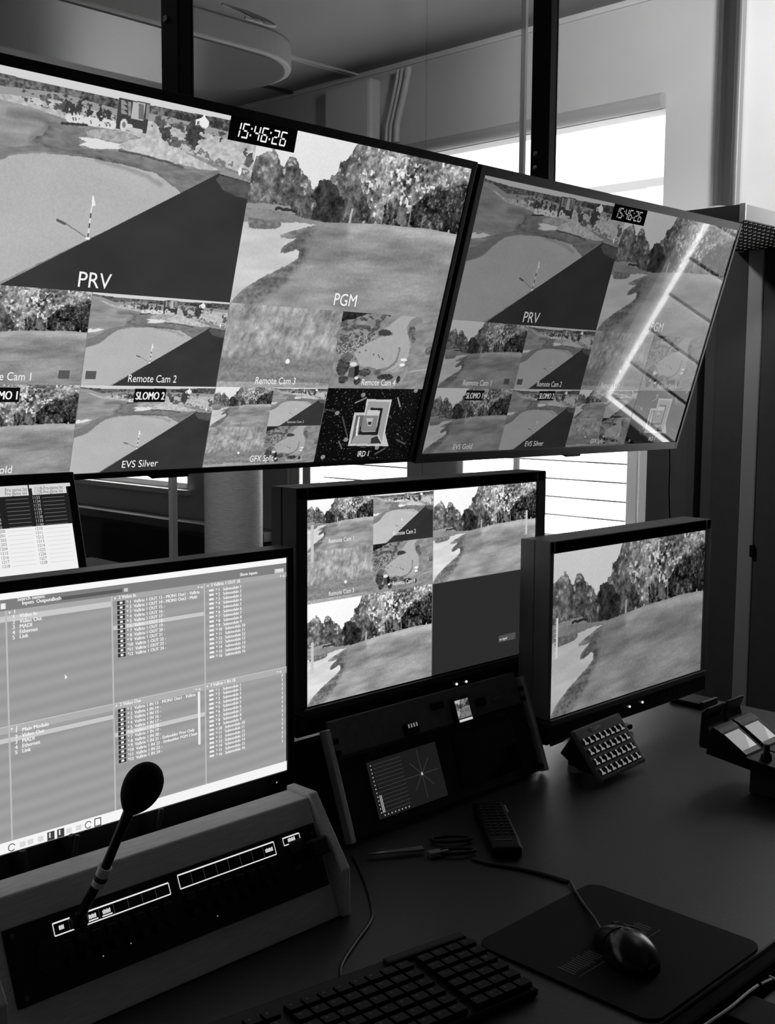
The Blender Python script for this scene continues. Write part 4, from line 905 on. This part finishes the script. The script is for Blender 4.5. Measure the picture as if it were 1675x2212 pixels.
# ------------------------------------------------------------------ twin scope display in its tilted rack frame
SF = Frame((1.345, 1.193, .818), .357)
scp = empty('scope_display', tuple(SF.o), 'tilted twin-screen rack display with side rails, star lines lit on left half', 'scope display', rot=SF.rot())
def sp_(x, y): return SF.px(x, y)
rail = pm('rail_grey', .85, .45, metal=.2); drk = pm('rack_black', .07, .5)
MB().box(-.222, .222, -.002, .006, -.075, .045).build('front_panel', drk, scp, bevel=.002)
MB().box(-.222, .222, .000, .008, .045, .101).build('top_panel', pm('rack_grey', .42, .55, noise=.15, scale=60), scp, bevel=.002)
for a in (-.236, .231):
    MB().box(a, a+.010, -.006, .010, -.078, .090).build('side_rail', rail, scp, bevel=.002)
    for z in (.070, .052, -.068): cyl(MB(), a+(.016 if a < 0 else -.008), z, -.007, -.002, .0045, 14).build('thumb_screw', pm('thumb_black', .05, .3), scp)
q0, q1, q2, q3 = sp_(787, 1648), sp_(935, 1604), sp_(966, 1718), sp_(820, 1770)
lx0, lx1, lz0, lz1 = (q0[0]+q3[0])/2, (q1[0]+q2[0])/2, (q2[1]+q3[1])/2, (q0[1]+q1[1])/2
ls = MB().box(lx0, lx1, -.004, -.0015, lz0, lz1).build('screen', em('scope_screen', .11, .9, .3, .3), scp)
g = MB(); gb = MB()
for k in range(13):
    z = lz1-.006-k*(lz1-lz0-.012)/12.5
    g.rect(lx0+.010, z-.00018, lx0+.070, z+.00018, -.0045); gb.rect(lx0+.004, z-.0008, lx0+.006, z+.0008, -.0045)
cxx, czz = sp_(908, 1672)
for an in (90, 45, 0, -45, -90, -135, 180, 135):
    r_ = .030+.008*abs(math.cos(math.radians(an*2))); d_ = (math.cos(math.radians(an)), math.sin(math.radians(an)))
    n_ = (-d_[1]*.00022, d_[0]*.00022)
    g.quad((cxx-n_[0], -.0045, czz-n_[1]), (cxx+d_[0]*r_-n_[0], -.0045, czz+d_[1]*r_-n_[1]), (cxx+d_[0]*r_+n_[0], -.0045, czz+d_[1]*r_+n_[1]), (cxx+n_[0], -.0045, czz+n_[1]))
g.build('scale_lines', em('scope_lines', .34, .9), ls)
gb.sphere((cxx, -.0045, czz), (.0022, .0005, .0026), 10, 6)
for k in range(8): gb.rect(lx0+.010+k*.0075, lz0+.003, lx0+.012+k*.0075, lz0+.005, -.0045)
gb.rect(lx0+.0085, lz0+.008, lx0+.0100, lz0+.034, -.0045); gb.rect(lx0+.0115, lz0+.008, lx0+.0130, lz0+.034, -.0045)
gb.build('scale_marks', em('scope_marks', .72, .95), ls)
q0, q1, q2, q3 = sp_(970, 1590), sp_(1095, 1555), sp_(1125, 1660), sp_(985, 1705)
MB().box(lx1+.040, q2[0]+.004, -.004, -.0015, lz0, lz1).build('dark_screen', pm('dark_glass', .03, .15, spec=.5), scp)
for s, (px_, py_) in (('Mons 1', (795, 1635)), ('Mons 2', (1070, 1550))):
    q = sp_(px_, py_); tag_strip(scp, s, q[0], q[1], .008, -.0045, .3)
q = sp_(1100, 1675); MB().rect(q[0], q[1], q[0]+.02, q[1]+.002, -.0026).build('logo_strip', pm('logo_dim', .2, .5), scp)
# things mounted on the top panel
qa, qb = sp_(972, 1517), sp_(1013, 1553)
tb2 = MB().box(qa[0]-.002, qa[0]+.036, -.010, .004, qb[1]-.004, qa[1]+.004).build('preview_screen', pm('preview_case', .12, .4), scp, bevel=.002)
vf = video(tb2, 'A', qa[0], qa[1], .033, .030, 96, feed_mat('lit_picture_5', .55, .4, .1), 1.0, 1.0, -.0108)
MB().rect(qa[0], qb[1]-.001, qa[0]+.033, qb[1]+.003, -.0112).build('status_bar', em('bar_bright', .85, .9), tb2)
q = sp_(950, 1522); MB().box(q[0]-.022, q[0]+.004, -.008, .004, q[1]-.006, q[1]+.006).build('button_block', pm('socket_black', .06, .5), scp, bevel=.002)
q = sp_(880, 1572); MB().box(q[0]-.010, q[0]+.018, -.010, .004, q[1]-.012, q[1]+.006).build('socket_block', pm('socket_black', .06, .5), scp, bevel=.002)
g = MB()
for k in range(4): g.rect(q[0]-.007+k*.006, q[1]-.001, q[0]-.004+k*.006, q[1]+.005, -.0105)
g.build('socket_marks', em('mark_dim', .55, .8), scp)
q = sp_(1075, 1508); MB().box(q[0]-.014, q[0]+.012, -.004, .004, q[1]-.003, q[1]+.003).build('slot_cover', pm('slot_light', .42, .4), scp, bevel=.001)
q = sp_(1025, 1520); cyl(MB(), q[0]+.01, q[1], -.012, .004, .008, 18).build('knob', kn, scp)

# ------------------------------------------------------------------ key pad with 32 lit keys
sd = bpy.data.objects.new('macro_keypad', None); COL.objects.link(sd); sd.empty_display_size = .05
sd.location = (1.66, 1.085, .7905); sd.rotation_euler = (.909, 0, .055); ORG[sd.name] = Vector((0, 0, 0))
tag(sd, 'dark keypad tilted on its stand with four rows of lit icon keys', 'keypad')
SW, SH = .157, .097
MB().slab([(-SW/2, -SH/2), (SW/2, -SH/2), (SW/2, SH/2), (-SW/2, SH/2)], -.009, 0).build('face_plate', pm('keypad_face', .42, .5), sd, bevel=.004)
MB().prism([(-SH/2+.012, -.009), (SH/2-.006, -.009), (SH/2-.02, -.05), (-SH/2+.04, -.035)], -SW/2+.004, SW/2-.02).build('stand_body', pm('keypad_stand', .04, .6), sd, bevel=.003)
kb_ = None
for j in range(4):
    for i in range(8):
        cx_ = -.0625+.0173*i; cy_ = .0225-.0188*j
        if kb_ is None:
            m = MB(); m.slab([(-.0066, -.0066), (.0066, -.0066), (.0066, .0066), (-.0066, .0066)], 0, .0018)
            kb_ = m.build('key', pm('key_glass', .05, .15, spec=.5), sd, bevel=.001)
            ic = MB(); ic.add([(-.0062, -.0054, .0021), (.0060, -.0054, .0021), (.0060, -.0026, .0021), (.0020, -.0018, .0021), (.0005, .0012, .0021), (.0002, .0056, .0021), (-.0050, .0056, .0021), (-.0050, .0034, .0021), (-.0026, .0024, .0021), (-.0034, -.0018, .0021)], [tuple(range(10))])
            icn = ic.build('key_icon', em('icon_light', .55, .85), kb_); kb_.location = (cx_, cy_, 0)
        else:
            c_ = kb_.copy(); COL.objects.link(c_); c_.parent = sd; c_.location = (cx_, cy_, 0)
            d_ = icn.copy(); COL.objects.link(d_); d_.parent = c_
lg = MB(); lg.tube([(-.026+.0035*math.cos(v), .0385+.0035*math.sin(v), .0006) for v in np.linspace(.5, 5.6, 12)], .0006, 5)
v_, f_ = text_geo('ELGATO', 1.0); lg.add([(-.020+p[0]*.0060, .0362+p[1]*.0060, .0006) for p in v_], f_)
lg.build('lettering', pm('letter_pale', 1.0, .5), sd)
q = onz(1246, 1664)
cup = empty('small_cup', tuple(q), 'small pale round cup half hidden behind the lit keypad', 'cup')
MB().tube([(0, 0, 0), (0, 0, .012)], .016, 24).build('cup_body', pm('cup_white', .8, .4), cup)
MB().tube([(0, 0, .012), (0, 0, .035)], .0155, 24).build('cup_dark_part', pm('cup_dark', .05, .4), cup)
wc_ = MB().tube([onz(1190, 1610, .76), onz(1215, 1600, .762), onz(1226, 1592, .765), onz(1226, 1580, .775)], .0025, 8)
tag(wc_.build('short_cable', pm('cable_light', .5, .5)), 'short pale cable end between the right monitor and the keypad', 'cable')
sl = empty('flat_black_box', (2.19, 1.23, .742), 'flat black box with a raised front edge at the far corner of the desk', 'box')
MB().box(2.150, 2.215, 1.185, 1.262, .7405, .751).build('box_body', pm('box_black', .08, .4), sl, world=True, bevel=.002)
MB().box(2.150, 2.215, 1.180, 1.188, .7405, .755).build('front_rim', pm('box_rim', .26, .4), sl, world=True, bevel=.002)

# ------------------------------------------------------------------ camera control panels on a block
tag(MB().box(1.745, 1.90, .62, .868, .7405, .782).build('stand_block', pm('block_grey', .22, .6), bevel=.003),
    'low grey block on the desk carrying the two camera control panels', 'stand')
def rcp(x, label):
    r = empty('camera_control_panel', (x, .90, .80), label, 'camera control panel', group='camera control panels')
    Wd = .066
    body = [(.942, .793), (.862, .7835), (.80, .7825), (.64, .7825), (.64, .792), (.818, .798), (.867, .803), (.924, .838), (.932, .842), (.936, .832)]
    MB().prism(body, x, x+Wd).build('body', pm('panel_shell', .045, .5), r, world=True, bevel=.0015)
    MB().prism([(.930, .800), (.956, .800), (.9585, .806), (.956, .862), (.945, .872), (.941, .870), (.948, .850), (.944, .838), (.936, .830)], x+.004, x+Wd-.006).build('rear_hook', pm('hook_black', .05, .35, spec=.5), r, world=True, bevel=.0025)
    u = Vector((0, -.057, -.035)).normalized(); n_ = Vector((0, u.z, -u.y)); o_ = Vector((0, .924, .838))
    def on(s, xx, h): p = o_+u*s+n_*h; return (x+xx, p.y, p.z)
    def pl(name, s0, s1, xa_, xb_, h, mat, par, th=.0012):
        a, b_, c, d = on(s0, xa_, h), on(s0, xb_, h), on(s1, xb_, h), on(s1, xa_, h); lo = [Vector(q)-n_*th for q in (a, b_, c, d)]
        return MB().add([a, b_, c, d]+lo, [(3, 2, 1, 0), (4, 5, 6, 7), (0, 1, 5, 4), (1, 2, 6, 5), (2, 3, 7, 6), (3, 0, 4, 7)]).build(name, mat, par, world=True)
    pl('face_strip', .000, .0095, .002, Wd-.002, .0012, pm('face_grey', .33, .4), r)
    pl('screen_bezel', .0095, .064, .004, Wd-.004, .0010, pm('bezel_gloss', .03, .2), r)
    s_ = pl('screen', .0135, .061, .006, Wd-.011, .0016, em('panel_picture', .60, .85, .25, .3), r)
    a, b_, c = on(.030, Wd-.011, .0019), on(.053, Wd-.011, .0019), on(.053, .030, .0019)
    MB().add([on(.026, Wd-.011, .0019), b_, c], [(2, 1, 0)]).build('bright_area', em('panel_bright', .76, .9), s_, world=True)
    pl('menu_strip', .053, .061, .006, Wd-.011, .0020, em('panel_menu', .40, .8), s_, .0002)
    jy = .845
    MB().tube([(x+.024, jy, .800), (x+.024, jy, .808), (x+.024, jy, .812), (x+.025, jy, .826)], [.0095, .009, .0055, .0050], 18).build('joystick', kn, r, world=True)
    cyl_ = MB().tube([(x+.050, .828, .799), (x+.050, .828, .812)], [.009, .0085], 18); cyl_.build('iris_knob', kn, r, world=True)
    for k in range(2):
        for j in range(3): MB().box(x+.008+.017*j, x+.020+.017*j, .812-.016*k-.008, .812-.016*k, .7975, .8005).build('button', pm('pcb_grey', .24, .4), r, world=True, bevel=.001)
    return r
rcp(1.732, 'left one of two camera control panels with small lit screens, nearer the keypad')
rcp(1.802, 'right one of two camera control panels with small lit screens, cut by the frame')

# ------------------------------------------------------------------ remote control, scissors, cables
rm = bpy.data.objects.new('remote_control', None); COL.objects.link(rm); rm.empty_display_size = .05; rm.location = (1.303, 1.048, .7405); rm.rotation_euler = (0, 0, math.radians(-41.2)); ORG[rm.name] = Vector((0, 0, 0))
tag(rm, 'long black remote control with many small keys lying on the desk', 'remote control')
MB().slab([(-.022, -.093), (.022, -.093), (.024, -.05), (.024, .093), (-.024, .093), (-.024, -.05)], 0, .018).build('case', pm('remote_case', .045, .45, spec=.3), rm, bevel=.005)
bk = None
for j in range(11):
    for i in range(4):
        cx_, cy_ = -.0155+.0103*i, .080-.0125*j
        if bk is None:
            bk = MB().slab([(-.0035, -.0028), (.0035, -.0028), (.0035, .0028), (-.0035, .0028)], .018, .0195).build('button', pm('remote_button', .20, .4), rm, bevel=.001); bk.location = (cx_, cy_, 0)
        else: c_ = bk.copy(); COL.objects.link(c_); c_.parent = rm; c_.location = (cx_, cy_, 0)
MB().slab([(-.014, -.070), (.010, -.070), (.010, -.066), (-.014, -.066)], .0175, .0188).build('lettering', pm('remote_letter', .35, .4), rm)
MB().slab([(.0235, .045), (.026, .045), (.026, .075), (.0235, .075)], .004, .017).build('side_strip', pm('strip_light', .75, .3, metal=.3), rm)
tag(MB().box(.875, 1.655, 1.236, 1.2485, .7405, .889).build('added_black_box', pm('added_box_black', .05, .7), bevel=.003),  # added box covering the lit desk between scope top and monitor
    'long black box added on the desk to hide the bright surface behind the tilted scope display', 'hiding box')
sx = empty('scissors', tuple(onz(905, 1838)), 'pair of scissors with silver blades and dark looped handles on the desk', 'scissors')
a_, p_, h_ = onz(795, 1849, .745), onz(915, 1836, .745), onz(960, 1833, .745)
d_ = (p_-a_).normalized(); nn = Vector((-d_.y, d_.x, 0))
for k, s in ((0, .3), (1, -.5)):
    tip = a_+nn*s*.006
    MB().add([tip+Vector((0, 0, .002*k)), p_-nn*.006+Vector((0, 0, .002*k)), p_+nn*.007+Vector((0, 0, .002*k)), tip+nn*.0035+Vector((0, 0, .002*k)),
              tip+Vector((0, 0, .002*k+.0018)), p_-nn*.006+Vector((0, 0, .002*k+.0018)), p_+nn*.007+Vector((0, 0, .002*k+.0018)), tip+nn*.0035+Vector((0, 0, .002*k+.0018))],
             [(0, 3, 2, 1), (4, 5, 6, 7), (0, 1, 5, 4), (1, 2, 6, 5), (2, 3, 7, 6), (3, 0, 4, 7)]).build('blade', pm('blade_steel', .72, .25, metal=.9), sx, world=True)
for c, r0, r1 in ((onz(975, 1812, .746), .030, .0095), (onz(985, 1838, .746), .028, .0095)):
    M = Matrix.Translation(c) @ Matrix.Rotation(math.atan2(d_.y, d_.x)-.15, 4, 'Z')
    pth = [M @ Vector((r0*math.cos(v), r1*math.sin(v), 0)) for v in np.linspace(0, 2*math.pi, 26)]
    MB().tube(pth, .0028, 8, cap=False).build('handle', pm('handle_dark', .16, .45), sx, world=True)
pl2 = empty('usb_plug', tuple(onz(945, 1843)), 'small pale plug lying beside the scissor handles', 'plug')
M = Matrix.Translation(onz(945, 1843, .745)) @ Matrix.Rotation(-.35, 4, 'Z')
MB().box(-.014, .006, -.006, .006, -.004, .004, M).build('plug_shell', pm('plug_pale', .55, .4), pl2, world=True, bevel=.001)
MB().box(.006, .018, -.0025, .0025, -.0025, .0025, M).build('plug_tip', silver, pl2, world=True)
def cable(pts, r, mat, label, z=.7425):
    P = [onz(px_, py_, z) for px_, py_ in pts]; Q = []
    for i in range(len(P)-1):
        p0, p1_, p2_, p3 = P[max(i-1, 0)], P[i], P[i+1], P[min(i+2, len(P)-1)]
        for t in np.linspace(0, 1, 7)[:-1]:
            Q.append(.5*((2*p1_)+(-p0+p2_)*t+(2*p0-5*p1_+4*p2_-p3)*t*t+(-p0+3*p1_-3*p2_+p3)*t**3))
    Q.append(P[-1])
    return tag(MB().tube(Q, r, 8).build('cable', mat), label, 'cable')
cblk = pm('cable_dark', .16, .4, spec=.4)
cable([(742, 2135), (736, 2090), (765, 2040), (800, 1990), (803, 1960), (790, 1910), (772, 1868), (762, 1850)], .0022, cblk, 'thin black cable curving over the desk beside the console to the keyboard')
cable([(1020, 1855), (1060, 1866), (1120, 1876), (1180, 1890), (1228, 1905)], .0028, cblk, 'dark cable running from the scissors towards the mouse pad')

# ------------------------------------------------------------------ mouse pad, mouse, keyboard
mp_ = empty('mouse_pad', (1.133, .72, .7405), 'square black mouse pad with rounded corners and pale printed blocks', 'mouse pad')
def rrect(x0, x1, y0, y1, r, n=8):
    P = []
    for cx_, cy_, a0 in ((x1-r, y1-r, 0), (x0+r, y1-r, 90), (x0+r, y0+r, 180), (x1-r, y0+r, 270)):
        P += [(cx_+r*math.cos(math.radians(a0+90*i/n)), cy_+r*math.sin(math.radians(a0+90*i/n))) for i in range(n+1)]
    return P
MB().slab(rrect(1.012, 1.258, .598, .845, .02), .7405, .7435).build('pad_cloth', pm('pad_black', .055, .8, bump=.2, scale=600), mp_, world=True)
pr_ = MB()
def prblock(cx_, cy_, w_, h_, n, a=0):
    random.seed(int(cx_*1000))
    for k in range(n):
        x_ = cx_+w_*(k/n-.5); q = .6+.4*random.random()
        pr_.box(x_, x_+w_/n*.45, cy_-h_/2*q, cy_+h_/2*q, .7435, .7437)
    pr_.box(cx_-w_/2, cx_+w_/2, cy_-h_/2-.006, cy_-h_/2-.005, .7435, .7437)
A_, B_ = onz(1235, 2095), onz(1290, 2070)
prblock(1.066, .728, .062, .026, 13); prblock(1.178, .726, .046, .030, 9)
pr_.build('printed_marks', pm('print_pale', .42, .7), mp_, world=True)
mo = bpy.data.objects.new('computer_mouse', None); COL.objects.link(mo); mo.empty_display_size = .05; mo.location = (1.116, .700, .7438); mo.rotation_euler = (0, 0, math.radians(-33)); ORG[mo.name] = Vector((0, 0, 0))
tag(mo, 'glossy black wired mouse resting on the mouse pad', 'computer mouse')
def mouse_mesh(y0, y1, xa_, xb_, grow=0):
    m = MB(); V_ = []; F_ = []; ny, nx = 18, 14
    for j in range(ny+1):
        t = y0+(y1-y0)*j/ny; yy = -.056+.112*t
        hw = .031*(1-abs(2*t-1)**3.2)**.5*(1-.10*math.exp(-((t-.6)/.15)**2)); h = .037*(math.sin(math.pi*min(1, (t*.86+.08)))**.75)*(1-.25*t)
        for i in range(nx+1):
            s = xa_+(xb_-xa_)*i/nx; a = math.pi*(1-s); V_.append(((hw+grow)*math.cos(a), yy, (h+grow)*max(0, math.sin(a))**.7))
    for j in range(ny):
        for i in range(nx): F_.append((j*(nx+1)+i, j*(nx+1)+i+1, (j+1)*(nx+1)+i+1, (j+1)*(nx+1)+i))
    m.add(V_, F_); m.sm = True; return m
mm = pm('mouse_gloss', .05, .22, spec=.6)
mouse_mesh(.001, .999, 0, 1).build('shell', mm, mo)
mouse_mesh(.56, .985, .08, .47, .0008).build('button', pm('mouse_button', .06, .3, spec=.5), mo)
mouse_mesh(.56, .985, .53, .92, .0008).build('button', pm('mouse_button', .06, .3, spec=.5), mo)
MB().tube([(-.0035, .030, .0195), (.0035, .030, .0195)], .007, 16).build('scroll_wheel', kn, mo)
MB().sphere((0, -.0, .0325), (.0045, .0045, .001), 14, 6).build('logo', pm('logo_pale', .45, .4), mo)
mcab = MB().tube([onz(1300, 2012, .755), onz(1285, 1985, .748), onz(1262, 1955, .745), onz(1242, 1925, .744), onz(1232, 1905, .744)], .0022, 8)
MI = (Matrix.Translation(mo.location) @ Matrix.Rotation(math.radians(-33), 4, 'Z')).inverted()
mcab.v = [tuple(MI @ Vector(v)) for v in mcab.v]
mcab.build('cable', cblk, mo)
kb = bpy.data.objects.new('keyboard', None); COL.objects.link(kb); kb.empty_display_size = .05; kb.location = (.766, .818, .7405); kb.rotation_euler = (0, 0, math.radians(-8.8)); ORG[kb.name] = Vector((0, 0, 0))
tag(kb, 'black keyboard at the bottom edge, left of the mouse pad', 'keyboard')
kbc = pm('keyboard_case', .06, .5)
MB().prism([(-.066, 0), (-.066, .010), (.050, .020), (.066, .022), (.066, 0)], -.22, .22).build('case', kbc, kb, bevel=.003)
MB().box(.10, .215, .050, .064, .010, .026).build('rear_hump', kbc, kb, bevel=.003)
k0 = None; cols_ = 16
for j in range(6):
    for i in range(cols_):
        cx_ = .204-.0206*i-(.010 if i > 3 else 0)-(.008 if i > 11 else 0); cy_ = -.055+.0186*j
        zz = .0105+(cy_+.066)*.0862
        if k0 is None:
            k0 = MB().prism([(-.008, 0), (-.0065, .006), (.0065, .006), (.008, 0)], -.0085, .0085)
            k0.add([(-.0045, .0005, .0062), (-.001, .0005, .0062), (-.001, .004, .0062), (-.0045, .004, .0062)], [(0, 1, 2, 3)]); k0.mi[-1] = 1
            k0 = k0.build('key', [pm('keycap_black', .04, .5, spec=.2), pm('keycap_letter', .30, .5)], kb); k0.location = (cx_, cy_, zz)
        else: c_ = k0.copy(); COL.objects.link(c_); c_.parent = kb; c_.location = (cx_, cy_, zz)
# ------------------------------------------------------------------ odds behind the console and below the desk edge
tag(MB().box(.83, .955, 1.120, 1.140, .7405, .862).build('adapter_box', pm('adapter_grey', .26, .6), bevel=.003),
    'small grey adapter box tucked between the console and the large monitor', 'box')
for k, (xx, yy, r_) in enumerate(((.60, 1.128, .004), (.625, 1.125, .003), (.66, 1.13, .0035), (.74, 1.128, .003))):
    t_ = MB().tube([(xx, yy, .742), (xx+.004, yy-.004, .80), (xx+.012*(k % 2*2-1), yy, .86), (xx+.02*(k % 2*2-1), yy, .90)], r_, 8)
    tag(t_.build('loose_cable', pm('loose_cable_dark', .12, .5)), ('black cable hanging behind the console, first from the left edge', 'thin black cable rising beside the microphone neck behind the console', 'black cable behind the console right of the microphone neck', 'thin black cable behind the middle of the console')[k], 'cable', 'loose cables behind the console')
cs = empty('equipment_case', (1.25, .35, 0), 'grey equipment case standing against the front edge of the desk, bottom right', 'equipment case')
MB().box(.75, 1.75, -.2, .562, 0, .720).build('case_body', pm('case_grey', .40, .6, noise=.25, scale=30), cs, world=True, bevel=.006)
for a, b_, c, d in ((1.19, 1.40, .500, .530), (1.10, 1.16, .40, .562)):
    MB().box(a, b_, c, d, .720, .732).build('case_bar', pm('case_bar', .03, .7), cs, world=True, bevel=.002)
for k in range(5):
    MB().box(1.245+.022*k, 1.250+.022*k, .532, .562, .720, .7215).build('slot_mark', pm('case_bar', .03, .7), cs, world=True)
wcb = pm('cable_white', .95, .5)
cable([(1500, 2230), (1540, 2203), (1580, 2175), (1615, 2145), (1638, 2128)], .0016, wcb, 'white cable crossing the bottom right corner over the grey case', .738)
cable([(1645, 2125), (1655, 2120), (1667, 2115)], .0016, wcb, 'short white cable tail on the grey case at the right edge', .7235)
for k, (a, b_) in enumerate((((1648, 2102), (1680, 2117)), ((1661, 2090), (1685, 2102)), ((1672, 2082), (1695, 2090)))):
    tag(MB().tube([onz(*a, .7235), onz(*b_, .7235)], .0017, 8).build('white_lead', wcb), ('lowest white lead on the grey case at the right frame edge', 'middle white lead on the grey case at the right frame edge', 'topmost white lead on the grey case at the right frame edge')[k], 'cable', 'white leads on the case')
